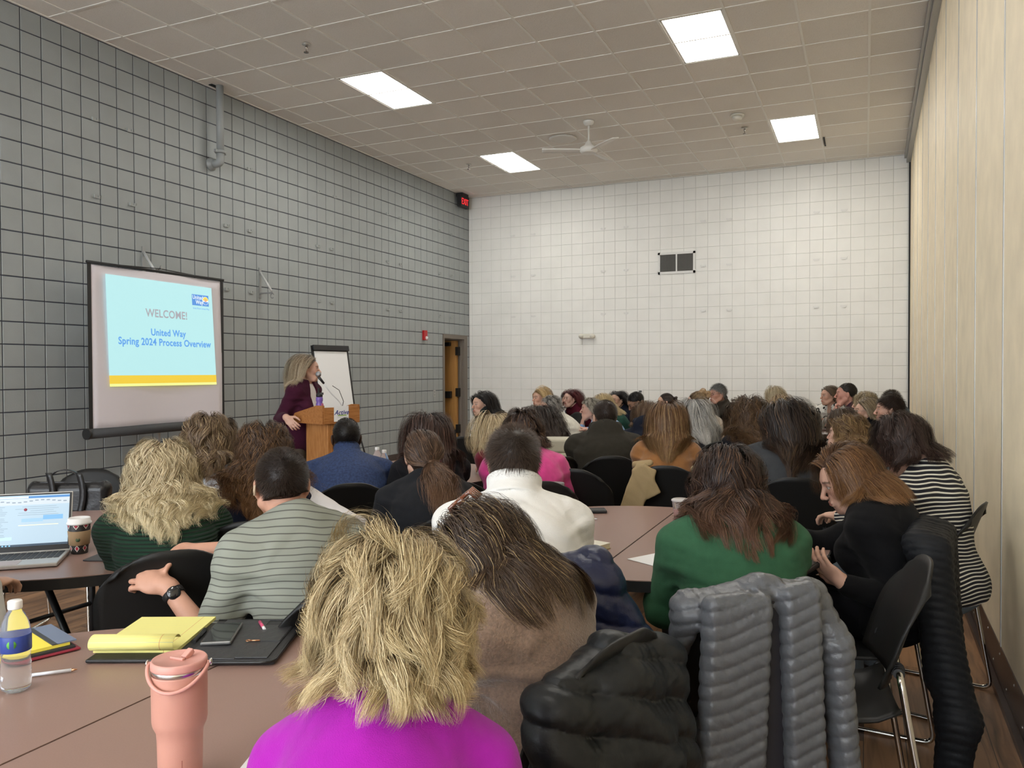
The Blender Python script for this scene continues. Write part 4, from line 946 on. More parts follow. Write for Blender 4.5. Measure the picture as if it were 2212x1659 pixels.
    if o['curl'] > 0:
        tan = np.gradient(T_, axis=1); tan /= np.linalg.norm(tan, axis=2, keepdims=True)+1e-6; a = unitn3(np.cross(tan, np.array([0, 0, 1.])+.001)); b = np.cross(tan, a)
        sl = np.linspace(0, 1, S+1)[None]*L[:, None]; ang = sl*frs[:, None]*6.28+phs[:, None]; am = o['curl']*np.clip(sl/.08, 0, 1)*(.7+.6*rng.random(n))[:, None]
        T_ = T_+(a*np.cos(ang)[..., None]+b*(sgn*np.sin(ang).T).T[..., None])*am[..., None]
    T_ += np.cumsum(rng.standard_normal((n, S+1, 3))*.0006*min(1, o['L']/.1), 1)
    # flattened strands, their width lying along the head
    tan = np.gradient(T_, axis=1); tan /= np.linalg.norm(tan, axis=2, keepdims=True)+1e-6
    outw = unitn3(T_-(hc+R@np.array([0, -.01, -.02]))+N[:, None]*.03); a = unitn3(np.cross(tan, outw)+.15*rng.standard_normal((n, 1, 3)))
    tp = np.linspace(0, 1, S+1); wv = o['w']*1.25*(np.clip(1.15-tp**2.2, .12, 1)*np.clip(.45+tp*4, 0, 1))[None]*(.6+.8*rng.random(n))[:, None]
    SV = np.stack([T_-a*wv[..., None]*.5, T_+a*wv[..., None]*.5], 2).reshape(-1, 3)
    b0 = (np.arange(n)*(S+1)*2)[:, None]+(np.arange(S)*2)[None]; FS = np.stack([b0, b0+1, b0+3, b0+2], -1).reshape(-1, 4)
    mix = (tp**1.5)[None, :, None]; sc = (np.array(c0)[None]*(.75+.5*rng.random(n))[:, None]); tcx = tip[None]*(.75+.5*rng.random(n))[:, None]
    if o['hi'] is not None:
        m_ = rng.random(n) < o['hif']; hc2 = np.array(o['hi'], f32); sc[m_] = sc[m_]*.45+hc2*.55*(.8+.4*rng.random(m_.sum()))[:, None]; tcx[m_] = hc2*(.8+.4*rng.random(m_.sum()))[:, None]
    SCc = sc[:, None]*(1-mix)+tcx[:, None]*mix; SCc = np.repeat(SCc, 2, axis=1).reshape(-1, 3)
    Vall = np.concatenate([V, SV]); Fall = np.concatenate([Fc, FS+len(V)]); Call = np.concatenate([capc, SCc])
    ob('hair', fast_mesh('hair', Vall, Fall, Call), mh, F.root)
    F.T_ = T_
def unitn(v): return v/(np.linalg.norm(v, axis=-1, keepdims=True)+1e-9)
def unitn3(v): return v/(np.linalg.norm(v, axis=-1, keepdims=True)+1e-9)
# accessories
def glasses(col=(.02, .02, .02), r=.019):
    def f(F):
        b = MB(); P = lambda *p: Vector(F.hp(p))
        for sd in (-1, 1):
            b.tube([P(sd*.031+r*1.15*math.cos(a), .103, .004+r*.85*math.sin(a)) for a in np.linspace(0, 6.283, 17)], .0015, 5); b.tube([P(sd*.052, .101, .01), P(sd*.076, .05, .012), P(sd*.082, -.005, .014)], .0014, 5)
        b.tube([P(-.012, .108, .008), P(0, .111, .010), P(.012, .108, .008)], .0014, 5); o = b.build('glasses', mat('specs_%.2f' % col[0], col, .3, metal=.2), F.root)
    return f
def bun(c, r, col, n=5, nm='hair_bun'):
    def f(F):
        pr = []
        for i in range(n):
            a = rng.standard_normal(3)*r*.45; pr.append(ell(F.hp(c)+a, (r*.62, r*.55, r*.5), rz(i)@rx(i*.7), .012))
        pr += [wrinkle(.004, 160, 3), wrinkle(.003, 260, 7)]; p = F.hp(c); V, Fc = surf(pr, p-r*2.2, p+r*2.2, .004)
        cl = np.tile(np.array(col, f32), (len(V), 1))*(.7+.6*(np.sin(V[:, :1]*400+np.sin(V[:, 1:2]*200)*2)*.5+.5)); ob(nm, fast_mesh(nm, V, Fc, cl), mat('hair_0.42', (.1, .1, .1), .42, spec=.45, vcol=True, var=.12, vscale=60), F.root)
    return f

def folds(F, amp, seed):      # creases radiating from the armpits and ringing the bent elbows
    A_ = [(np.asarray(F.SH[sd]+(F.pel-F.SH[sd])*.18, f32), 19., .16) for sd in (-1, 1)]; E_ = [(np.asarray(F.EL[sd], f32), 60., .085) for sd in (-1, 1)]; Hh = [(np.asarray(F.pel+np.array([0, .05, .08]), f32), 34., .15)]
    def f(P):
        d = np.zeros(P.shape[:-1], f32)
        for c, fr, r in A_:
            q = P-c; rr = np.sqrt((q*q).sum(-1)); an = np.arctan2(q[..., 2], np.abs(q[..., 0])+np.abs(q[..., 1])*.6)
            d -= amp*np.exp(-(rr/r)**2)*np.maximum(np.sin(an*9+seed+rr*12), -.3)*np.clip(rr/.05, 0, 1)
        for c, fr, r in E_+Hh:
            q = P-c; rr = np.sqrt((q*q).sum(-1)); d -= amp*.9*np.exp(-(rr/r)**2)*np.sin(fr*q[..., 2]+seed+8*q[..., 0]+5*np.sin(9*q[..., 1]+seed))
        return d.astype(f32)
    return (f, 0., 'n')
# ================================================================== FURNITURE
ML = mat('brown_laminate', (.29, .185, .155), .32, spec=.5, var=.04, vscale=300, bump=.05, bscale=500)
MBK = mat('table_black', (.012, .012, .013), .45); MCH = mat('chrome', (.62, .60, .56), .12, metal=1.); MPL = mat('chair_plastic', (.013, .013, .013), .42, spec=.3, bump=.12, bscale=600)
TR = .762
def half_disc(sg, R_, g=.003, rc=.05):
    a0 = math.asin((g+rc)/(R_-rc)); pts = []
    cc = ((g+rc), (R_-rc)*math.cos(a0))
    th = math.atan2(cc[1], cc[0])
    for i in range(5): a = math.pi-(math.pi-th)*i/4; pts.append((cc[0]+rc*math.cos(a), cc[1]+rc*math.sin(a)))
    for i in range(1, 40): a = th-2*th*i/40; pts.append((R_*math.cos(a), R_*math.sin(a)))
    for i in range(5): a = -th-(math.pi-th)*i/4; pts.append((cc[0]+rc*math.cos(a), -cc[1]+rc*math.sin(a)))
    return [(sg*x, y) for x, y in (pts if sg > 0 else pts[::-1])]
tables = []
def make_table(label):
    t = thing('round_table', label, 'table', (0, 0, 0), 0, 'round folding tables')
    for sg in (-1, 1):
        MB().prism(half_disc(sg, TR-.004), .722, .74).build('tabletop', ML, t)
        MB().prism(half_disc(sg, TR, .002), .700, .7375).build('edge_band', MBK, t)
        for sy in (-1, 1):
            MB().tube([(sg*.46, sy*.34, .70), (sg*.46, sy*.34, .06)], .015, 8).build('leg', MATS['table_black'], t)
            MB().tube([(sg*.46, sy*.34, .12), (sg*.10, sy*.34, .69)], .014, 8).build('brace', MATS['table_black'], t)
            w_ = MB(); w_.tube([(sg*.46-.012, sy*.34, .032), (sg*.46+.012, sy*.34, .032)], .032, 16); w_.box((sg*.46, sy*.34, .07), (.04, .05, .02)); w_.build('caster', MATS['table_black'], t)
        MB().tube([(sg*.46, -.34, .30), (sg*.46, .34, .30)], .011, 8).build('crossbar', MATS['table_black'], t)
        MB().tube([(sg*.08, -.36, .68), (sg*.08, .36, .68)], .014, 8).build('hinge_bar', MATS['table_black'], t)
    return t
TABS = [((5.54, 1.0), 'round brown table in the foreground holding the yellow legal pad and the pink tumbler'),
        ((6.11, 3.41), 'round brown table in front of the person in the green sweater'), ((3.90, 2.47), 'round brown table at left holding the silver laptop'),
        ((3.95, 4.80), 'round brown table in front of the person in the blue blazer'), ((5.95, 7.83), 'round brown table in front of the silver-haired person, with a water bottle'),
        ((3.32, 8.95), 'round brown table near the doorway corner, in front of the person in the white cardigan'), ((5.95, 9.85), 'round brown table beside the person in the leopard coat'), ((4.55, 11.15), 'round brown table closest to the white block wall')]
t0 = make_table(TABS[0][1]); index_children(t0)
for i, (p, l) in enumerate(TABS):
    if i == 0: t0.location = (*p, 0)
    else: dup(t0, (*p, 0), 0, l, 'round folding tables')

def make_chair(label):
    t = thing('stacking_chair', label, 'chair', (0, 0, 0), 0, 'black stacking chairs')
    def seat(u, v):
        x = (u-.5)*2; y = v; wd = .225*(1-.10*(1-v)); z = .452+.018*x*x*(1-.5*v)-.022*math.sin(v*2.6)-.06*max(0, v-.82)**1.3*3+.05*max(0, .15-v)*3
        return Vector((x*wd*(1-.12*max(0, v-.85)/.15*abs(x)**3), -.21+.43*y, z))
    MB().sheet(seat, 12, 14, .008).build('seat', MPL, t)
    def back(u, v):
        x = (u-.5)*2; k = max(0, v-.45)/.55; wd = .232*(1-.30*k**2.6)*(1-.12*max(0, .3-v)/.3)
        z = .53+.36*v-.075*abs(x)**3*k**1.5+.05*abs(x)**2.5*max(0, .35-v); y = -.205-.085*v-.03*v*v+.05*x*x*(1-.3*v)
        return Vector((x*wd, y, z))
    MB().sheet(back, 14, 14, .009).build('backrest', MPL, t)
    for sg in (-1, 1):
        pts = fillet([(sg*.16, -.205, .60), (sg*.255, -.20, .605), (sg*.262, -.30, .011), (sg*.245, .25, .011), (sg*.205, .19, .432), (0, .19, .432)], .045, 6)
        MB().tube(pts, .0098, 10).build('side_frame', MCH, t)
        r = MB()
        for i in range(4): r.tube([(sg*(.165+.014*i), -.203, .60), (sg*(.169+.014*i), -.203, .60)], .021-.002*i, 12)
        r.tube([(sg*.15, -.21, .60), (sg*.215, -.2, .602)], .0145, 10); r.build('bracket', MATS['table_black'], t)
    MB().tube([(-.24, -.19, .011+.0), (-.24, -.19, .011)] if 0 else [(-.25, .1, .43), (.25, .1, .43)], .0085, 8).build('seat_rail', MATS['table_black'], t)
    return t
ch0 = make_chair(''); index_children(ch0); used = [False]
def place_chair(x, y, rot, label):
    if not used[0]: used[0] = True; ch0.location = (x, y, 0); ch0.rotation_euler = (0, 0, rot); ch0['label'] = label; return ch0
    return dup(ch0, (x, y, 0), rot, label)

# ------------------------------------------------------------------ things on the tables
Z = .741
def item(name, label, cat, x, y, rz_=0., group=None, z=Z): return thing(name, label, cat, (x, y, z), rz_, group)
MWC = mat('clear_plastic', (.95, .97, .98), .04, trans=1., ior=1.33); MW = mat('water', (.93, .97, 1.), .02, trans=1., ior=1.33)
MLB = mat('label_blue', (.03, .06, .28), .4); MCP = mat('cap_white', (.8, .8, .8), .4)
def bottle(label, x, y, lab=MLB, s=1., z=Z, fill=.6):
    t = item('water_bottle', label, 'water bottle', x, y, random.random()*6, 'clear plastic water bottles', z)
    prof = [(.0, .004), (.022, .0), (.030, .008), (.031, .02)]+[(.0315-(.002 if i % 2 else 0), .028+.0085*i) for i in range(6)]+[(.0295, .082), (.0315, .09), (.0315, .13), (.030, .138), (.0285, .15), (.020, .172), (.0135, .183), (.013, .19)]
    sc = [(r*s, zz*s) for r, zz in prof]
    MB().lathe(sc, (0, 0, 0), 24).build('body', mat('bottle_shell', (.93, .95, .97), .08, trans=.9, ior=1.18), t)
    MB().lathe([(r*s, zz*s) for r, zz in ((.0318, .092), (.0323, .093), (.0323, .128), (.0318, .129))], (0, 0, 0), 24).build('label_band', lab, t)
    MB().lathe([(r*s, zz*s) for r, zz in ((.0145, .186), (.015, .188), (.015, .203), (.0135, .205), (0, .205))], (0, 0, 0), 18).build('cap', MCP, t)
    return t
b = bottle('clear water bottle with a blue label at the left edge of the nearest table', 5.232, 1.195, s=1.0)
MB().lathe([(.0, .0), (.0075, .0), (.0075, .0006), (0, .0006)], (0, 0, 0), 16, None).build('green_mark', mat('mark_green', (.12, .42, .06), .5), b)
gm = bpy.data.objects['green_mark']; gm.location = (.0305, .0, .112); gm.rotation_euler = (0, math.pi/2, 0); b.rotation_euler = (0, 0, -.85); gm.scale = (1.3, 1.3, 2)
bottle('clear water bottle behind the coffee cup, beside the green ribbed sweater', 3.95, 2.75, s=1.0)
M2 = mat('label_sky', (.12, .28, .55), .4)
bottle('taller-looking water bottle just right of the blue blazer', 3.99, 4.55, M2); bottle('water bottle in front of the dark laptop, right of the blue blazer, capped lower', 4.13, 4.42, M2)
bottle('water bottle standing between the silver-haired person and the curly brown-haired person', 5.68, 7.62); bottle('water bottle on the table left of the hand shading a face', 6.49, 9.40)
bottle('water bottle behind the long black hair near the leopard coat', 6.33, 10.2); bottle('tall blue-labelled water bottle in front of the person with dark red hair', 3.60, 9.20, mat('label_bright', (.03, .12, .5), .4), 1.35)
# pink tumbler
t = item('insulated_tumbler', 'pale pink insulated tumbler with a carry loop on the nearest table', 'tumbler', 5.904, 1.03)
mp_ = mat('tumbler_pink', (.54, .27, .21), .45, spec=.4, bump=.1, bscale=700)
MB().lathe([(.0, .0), (.034, .0), (.036, .004), (.0375, .085), (.0385, .10), (.044, .112), (.0455, .12), (.0462, .20), (.0460, .203)], (0, 0, 0), 48).build('body', mp_, t)
MB().lathe([(.0458, .2025), (.0462, .2028), (.0462, .2105), (.0458, .211)], (0, 0, 0), 48).build('steel_band', mat('steel', (.6, .58, .56), .25, metal=1.), t)
MB().lathe([(.0464, .211), (.0466, .213), (.0466, .2215), (.0445, .2245), (.0425, .2245), (.0415, .223), (0, .2235)], (0, 0, 0), 48).build('lid', mat('lid_pink', (.60, .30, .255), .4), t)
q = MB(); q.box((.0, -.004, .2252), (.03, .006, .004), None, .001); q.box((.008, .012, .2285), (.012, .02, .010), Matrix.Rotation(.5, 3, 'X'), .002); q.build('spout_flip', MATS['lid_pink'], t)
hr = Matrix.Rotation(.5, 3, 'Z')
def HP_(a): r = .0500; p = Vector((-r*math.cos(a)*1.02, -.052*math.sin(a), .2165-.034*math.sin(a)**1.3 if math.sin(a) > 0 else .2165)); return hr @ p
MB().tube([hr @ Vector((-.047, .0, .2165))]+[HP_(math.pi*i/22) for i in range(23)]+[hr @ Vector((.047, 0, .2165))], .0032, 8).build('carry_loop', MATS['lid_pink'], t)
for sg in (-1, 1): MB().lathe([(0, .004), (.006, .003), (.006, 0)], hr @ Vector((sg*.052, 0, .2165)), 14, (hr @ Matrix.Rotation(sg*math.pi/2, 3, 'Y'))).build('rivet', MATS['steel'], t)
text('lettering', '|owala', .02, mat('mark_pink', (.36, .13, .10), .5), t, (.030, -.024, .03), Matrix.Rotation(.55, 3, 'Z') @ Matrix(((0, 0, 1), (1, 0, 0), (0, 1, 0))) if 0 else None, .0005) if 0 else MB().box((.0285, -.0235, .045), (.0012, .0012, .03), None).build('engraved_line', mat('mark_pink', (.36, .13, .10), .5), t)
# legal pad, folder, phone
MY = mat('legal_yellow', (.80, .76, .26), .75); k = NB(MY); v, xyz = k.obj(); fr = k.math('FRACT', k.math('DIVIDE', xyz[1], .0087))
mz = k.math('LESS_THAN', k.math('ABSOLUTE', k.math('SUBTRACT', xyz[0], .072)), .0006); c1 = k.mix(k.math('LESS_THAN', fr, .07), (.82, .77, .27), (.55, .60, .38)); k.L.new(k.mix(mz, c1, (.6, .25, .12)), k.b.inputs['Base Color'])
def quad_frame(p0, px_, py_): # origin and rotation from a corner and x direction
    return math.atan2(px_[1]-p0[1], px_[0]-p0[0])
PF = math.radians(16)   # folder lies with its spine running away to the right
fd = item('zip_folder', 'black zipped organiser folder lying open under the yellow legal pad', 'folder', 5.38, 1.585, .42)
MF = mat('folder_black', (.018, .018, .02), .5, bump=.2, bscale=300, spec=.5)
MB().box((.125, 0, .008), (.25, .31, .014), None, .006).build('right_cover', MF, fd); MB().box((-.112, .01, .005), (.224, .29, .009), None, .004).build('left_cover', MF, fd)
q = MB(); q.box((.09, .0, .0165), (.12, .30, .003), Matrix.Rotation(.03, 3, 'Y'), .001); q.box((.19, -.02, .0165), (.08, .25, .003), None, .001); q.box((.19, .03, .0185), (.075, .12, .002)); q.build('pocket', mat('folder_pocket', (.03, .03, .033), .42, spec=.6, bump=.5, bscale=40), fd)
q = MB(); q.tube(fillet([(.0, -.165, .012), (.25, -.165, .012), (.25, .165, .012), (.0, .165, .012)], .03, 5), .0035, 6); q.build('zipper', mat('zip_black', (.01, .01, .01), .3), fd)
pd = item('legal_pad', 'yellow ruled legal pad with its top pages rolled over', 'notepad', 5.258, 1.56, .42, z=Z+.0102)
MB().box((0, .02, .004), (.212, .27, .008)).build('pages', MY, pd)
MB().sheet(lambda u, v: Vector(((u-.5)*.212, -.115-.026*math.sin(v*4.4)-(.035*max(0, v-.7)/-.3 if 0 else 0), .008+.019*(1-math.cos(v*4.4)) if v*4.4 < 3.9 else .008+.019*(1-math.cos(v*4.4)))), 2, 22, .0012).build('rolled_page', MY, pd)
ph = item('smartphone', 'grey smartphone lying face up on the open black folder', 'phone', 5.430, 1.625, .55, z=Z+.0185)
MB().box((.0, 0, .005), (.077, .16, .009), None, .004, 3).build('case', mat('phone_case', (.10, .10, .10), .2, spec=.6), ph); MB().box((0, 0, .0098), (.069, .150, .0012), None, .0005).build('screen', mat('phone_glass', (.012, .014, .016), .05, spec=.6), ph)
pn = item('pink_pen', 'short pink and white pen sticking out behind the phone', 'pen', 5.46, 1.725, -.3, z=Z+.021)
MB().tube([(-.02, .02, 0), (.03, .0, 0)], .0045, 8).build('barrel', mat('pen_pink', (.55, .07, .16), .3), pn); MB().tube([(.03, 0, 0), (.045, -.006, 0)], .0042, 8).build('tip', MATS['cap_white'], pn)
pl = item('folder_pen', 'black pen in the middle fold of the open folder', 'pen', 5.375, 1.60, .5, z=Z+.018); MB().tube([(0, -.05, 0), (0, .05, 0)], .006, 10).build('barrel', MATS['black_plastic'], pl); MB().box((.007, .01, .003), (.003, .04, .002)).build('clip', MATS['black_plastic'], pl)
kc = item('key_clip', 'small copper keyring clip on the folder right of the phone', 'keyring', 5.545, 1.62, .3, z=Z+.0215); MB().tube([(-.014, 0, .0), (.012, .004, 0)], .002, 6).build('clip_bar', mat('copper', (.6, .3, .16), .3, metal=.9), kc); MB().tube(arc((-.018, 0, 0), .006, 0, 6.28, 12, (1, 0, 0), (0, 1, 0)), .0012, 5).build('ring', MATS['copper'], kc)
# second notepad on a tablet at the left edge
tb_ = item('tablet_case', 'black tablet case with a dark red edge at the left edge of the nearest table', 'tablet case', 4.985, 1.335, -.32); MB().box((0, 0, .007), (.20, .27, .013), None, .005).build('case', MF, tb_); MB().box((.006, .006, .004), (.205, .275, .006), None, .003).build('red_edge', mat('dark_red', (.25, .02, .04), .4), tb_)
np_ = item('yellow_notepad', 'yellow notepad with a grey-blue binding strip at the left edge of the photo', 'notepad', 4.98, 1.335, -.32, z=Z+.0138); MB().box((0, 0, .004), (.185, .25, .008)).build('pages', mat('pad_yellow', (.85, .72, .09), .7), np_)
MB().box((.0, .118, .0092), (.187, .045, .003)).build('binding', mat('binding_blue', (.16, .20, .29), .6), np_); MB().box((.0, .090, .0092), (.187, .014, .002)).build('binding_grey', mat('binding_grey', (.05, .055, .06), .6), np_)
bp_ = item('ballpoint_pen', 'clear ballpoint pen with blue ink beside the water bottle on the nearest table', 'pen', 5.215, 1.284, .80, z=Z+.005)
MB().tube([(-.06, 0, 0), (.05, 0, 0)], .0042, 6).build('barrel', mat('pen_clear', (.75, .78, .85), .1, spec=.7), bp_); MB().tube([(.05, 0, 0), (.062, 0, 0)], [.0038, .001], 8).build('nib', MATS['copper'], bp_); MB().tube([(-.06, 0, .0006), (.04, 0, .0006)], .0022, 6).build('ink_tube', mat('ink_blue', (.03, .04, .3), .3), bp_)
pp = item('paper_sheet', 'corner of a white sheet of paper in front of the magenta sweater', 'paper', 6.06, 1.14, .35); MB().box((0, 0, .0006), (.21, .28, .001)).build('sheet', mat('paper_white', (.8, .81, .83), .7), pp)
# laptop on the left table
lp_ = item('laptop', 'silver laptop with a bright email window on the left table', 'laptop', 4.05, 1.985, math.radians(42)); MS = mat('laptop_silver', (.50, .49, .47), .32, metal=.4)
MB().box((0, 0, .009), (.355, .235, .014), None, .004).build('base', MS, lp_)
MK2 = mat('keyboard', (.03, .03, .032), .5); kb = MB()
for r_ in range(6):
    for c_i in range(15): kb.box((-.154+c_i*.022, .085-r_*.0195, .0168), (.0185, .016, .002))
kb.build('keyboard', MK2, lp_); MB().box((-.01, -.072, .0163), (.11, .07, .0008)).build('touchpad', mat('touchpad', (.42, .35, .34), .35), lp_)
lr = Matrix.Rotation(math.radians(-17), 3, 'X'); LM = lambda x, y, z: Vector((0, .118, .014)) + lr @ Vector((x, y, z))
MB().box(LM(0, 0, .117), (.355, .006, .234), lr, .003).build('lid', MS, lp_); sc = MB().box(LM(0, -.0036, .117), (.347, .001, .226), lr).build('bezel', MATS['black_plastic'], lp_)
def scr(n, x0, z0, x1, z1, c_, e, d=.0045): return MB().box(LM((x0+x1)/2, -d, (z0+z1)/2), (x1-x0, .0004, z1-z0), lr).build(n, mat('ui_%s' % n, (c_[0]*.2, c_[1]*.2, c_[2]*.2), .4, emis=c_, estr=e), sc)
scr('desktop', -.166, .024, .166, .224, (.55, .72, .85), .50); scr('title_bar', -.166, .212, .166, .220, (.06, .20, .45), .8, .0050); scr('search_box', -.09, .213, .02, .219, (.7, .82, .9), .8, .0055); scr('taskbar', -.166, .024, .166, .032, (.05, .08, .12), .6, .0050)
scr('ribbon', -.166, .186, .166, .211, (.66, .74, .8), .55, .0050); scr('message_a', .075, .125, .145, .143, (.22, .48, .78), .6, .0050); scr('message_b', .0, .118, .075, .132, (.36, .58, .8), .6, .0050); scr('list_pick', -.166, .05, -.03, .062, (.45, .66, .85), .75, .0050)
scr('yellow_line', -.01, .104, .13, .107, (.75, .76, .55), .75, .0050)
tl_ = MB()
for i in range(19):
    z_ = .18-.0065*i; tl_.box(LM(-.105+.006*math.sin(i*3.), -.0052, z_), (.09+.02*math.sin(i*5.), .0004, .0014), lr)
for i in range(5): tl_.box(LM(.06+.01*math.sin(i*4), -.0052, .178-i*.008), (.12+.04*math.sin(i*2.2), .0004, .0012), lr)
for i in range(16): tl_.box(LM(-.15+.02*i, -.0056, .2+.004*math.sin(i*7)), (.012, .0004, .004), lr)
tl_.build('text_lines', mat('ui_text', (.1, .12, .15), .4, emis=(.30, .40, .50), estr=.4), sc)
MB().lathe([(0, .0), (.006, .0), (.006, .0004), (0, .0004)], LM(.012, -.0052, .167), 14, lr @ Matrix.Rotation(math.pi/2, 3, 'X')).build('avatar', mat('ui_av', (.1, .02, .03), .4, emis=(.25, .04, .06), estr=.6), sc)
icn = MB()
for i in range(8): icn.box(LM(-.12+.012*i, -.0054, .028), (.005, .0004, .005), lr)
icn.build('taskbar_icons', mat('ui_icon', (.1, .2, .3), .4, emis=(.2, .5, .8), estr=.7), sc)
# coffee cup
cu_ = item('coffee_cup', 'paper coffee cup with a white lid, brown sleeve and dark red festive pattern', 'cup', 4.13, 2.21, .4)
mcup = mat('cup_pattern', (.03, .02, .02), .5); k = NB(mcup); v, xyz = k.obj(); an = k.math('ARCTAN2', xyz[1], xyz[0]); uu = k.math('SUBTRACT', k.math('FRACT', k.math('MULTIPLY', an, 1.114)), .5); vv = k.math('SUBTRACT', k.math('FRACT', k.math('DIVIDE', xyz[2], .045)), .5)
dm = k.math('ADD', k.math('ABSOLUTE', uu), k.math('ABSOLUTE', vv)); c1 = k.mix(k.math('LESS_THAN', dm, .16), (.02, .018, .018), (.45, .02, .05)); ringm = k.math('LESS_THAN', k.math('ABSOLUTE', k.math('SUBTRACT', dm, .26)), .05); k.L.new(k.mix(ringm, c1, (.7, .6, .55)), k.b.inputs['Base Color'])
MB().lathe([(0, 0), (.030, .0), (.0305, .002), (.0425, .120), (.041, .122)], (0, 0, 0), 32).build('cup_body', mcup, cu_); MB().lathe([(.0352, .034), (.0372, .036), (.0418, .090), (.0400, .091)], (0, 0, 0), 32).build('sleeve', mat('kraft', (.30, .20, .11), .8), cu_)
MB().lathe([(.0430, .116), (.0455, .117), (.0455, .123), (.042, .126), (.041, .139), (.038, .141), (.036, .137), (0, .137)], (0, 0, 0), 32).build('lid', MCP, cu_)
MB().lathe([(0, 0), (.008, 0), (.008, .0005), (0, .0005)], (.0387*math.cos(-1.2), .0387*math.sin(-1.2), .058), 14, Matrix.Rotation(-1.2, 3, 'Z') @ Matrix.Rotation(math.pi/2, 3, 'Y')).build('sleeve_emblem', mat('emblem_green', (.06, .10, .05), .7), cu_)
fo = item('grey_portfolio', 'thin dark grey portfolio beside the coffee cup', 'portfolio', 4.33, 2.27, .35); MB().box((0, 0, .003), (.22, .25, .005), None, .001).build('cover', mat('portfolio_grey', (.07, .07, .075), .5), fo)
# middle table things
t = item('phone_wallet', 'black wallet-case phone on the far edge of the middle round table', 'phone', 5.72, 3.86, .45); MB().box((0, 0, .008), (.16, .085, .015), None, .005).build('cover', MF, t)
t = item('pocket_knife', 'black and silver key fob lying on the middle round table', 'key fob', 5.76, 3.66, .25); MB().box((-.02, 0, .010), (.055, .022, .016), None, .005).build('fob', MATS['black_plastic'], t); MB().box((.035, -.004, .006), (.05, .012, .006), Matrix.Rotation(-.15, 3, 'Z'), .001).build('key_blade', MATS['steel'], t); MB().tube(arc((.01, .0, .014), .010, 0, 6.28, 12, (1, 0, 0), (0, .3, 1)), .0016, 5).build('key_ring', MATS['steel'], t)
t = item('cream_notebook', 'thick cream notebook beside the white fleece elbow', 'notebook', 5.955, 3.03, -.30); mpg = mat('page_cream', (.72, .68, .50), .7); MB().box((0, 0, .011), (.14, .20, .018)).build('pages', mpg, t); MB().box((0, .0, .0215), (.142, .205, .0025)).build('cover', mat('cover_cream', (.78, .76, .66), .6), t); MB().box((0, .0, .001), (.145, .208, .002)).build('back_cover', mat('cover_kraft', (.42, .34, .16), .6), t)
t = item('paper_sheets', 'white printed sheets under the green sweater elbow', 'paper', 6.33, 3.02, -.52); MB().box((0, 0, .001), (.216, .28, .002)).build('sheet', MATS['paper_white'], t)
t = item('clear_cup', 'clear plastic cup of pink drink behind the dark ombre hair', 'cup', 6.195, 3.78); MB().lathe([(.028, 0), (.040, .095), (.0405, .10)], (0, 0, 0), 28).build('cup_body', mat('cup_clear', (.9, .86, .86), .12, trans=.75, ior=1.1), t); MB().lathe([(.0415, .098), (.044, .1), (.043, .106), (.036, .110), (0, .108)], (0, 0, 0), 28).build('lid', mat('lid_clear', (.85, .85, .85), .15, trans=.5, ior=1.1), t); MB().lathe([(0, .003), (.027, .003), (.034, .06), (0, .06)], (0, 0, 0), 24).build('drink', mat('pink_drink', (.5, .22, .2), .3), t)
t = item('steel_tumbler', 'clear-lidded steel tumbler showing behind the white fleece shoulder', 'tumbler', 5.50, 3.95); MB().lathe([(0, 0), (.033, 0), (.04, .10), (.042, .105)], (0, 0, 0), 28).build('body', mat('tumbler_dark', (.08, .03, .03), .25, metal=.5), t); MB().lathe([(.043, .1), (.046, .105), (.046, .125), (.042, .127), (.04, .118), (0, .118)], (0, 0, 0), 28).build('lid', mat('lid_smoke', (.5, .5, .5), .1, trans=.6, ior=1.2), t)
# open black binder held over the table edge by the person in black
t = item('zip_binder', 'black zipped binder lying open at the edge of the round table, with white cards', 'binder', 6.62, 3.12, -.25, z=Z+.002); MB().box((0, 0, .012), (.46, .30, .020), None, .008).build('cover', MF, t)
MB().box((.02, .05, .026), (.20, .13, .004), Matrix.Rotation(.2, 3, 'Z')).build('inner_flap', MATS['folder_pocket'], t); q = MB(); q.tube(fillet([(-.22, -.14, .02), (.22, -.14, .02), (.22, .14, .02), (-.22, .14, .02)], .02, 4), .004, 6); q.build('zipper', MATS['zip_black'], t)
for i, (x, y, r_) in enumerate(((-.15, -.08, .1), (-.10, -.085, -.05), (-.02, -.055, .15))):
    c_ = MB().box((0, 0, .0008), (.07, .042, .0012)).build('business_card', MATS['paper_white'], None, (Matrix.Translation((6.62, 3.12, 0)) @ Matrix.Rotation(-.25, 4, 'Z') @ Vector((x, y, Z+.0245+.001*i))), -.25+r_)
    tag(c_, ['white card nearest the green sweater on the open black binder', 'middle white card, overlapping another, on the open black binder', 'white card lying apart, furthest right on the open black binder'][i], 'card', 'cards on the black binder')
q = MB()
for x in (-.03, .02): q.tube(arc((x, .11, .03), .014, 0, math.pi, 10, (1, 0, 0), (0, 0, 1)), .0018, 6)
q.build('binder_ring', MATS['steel'], t)
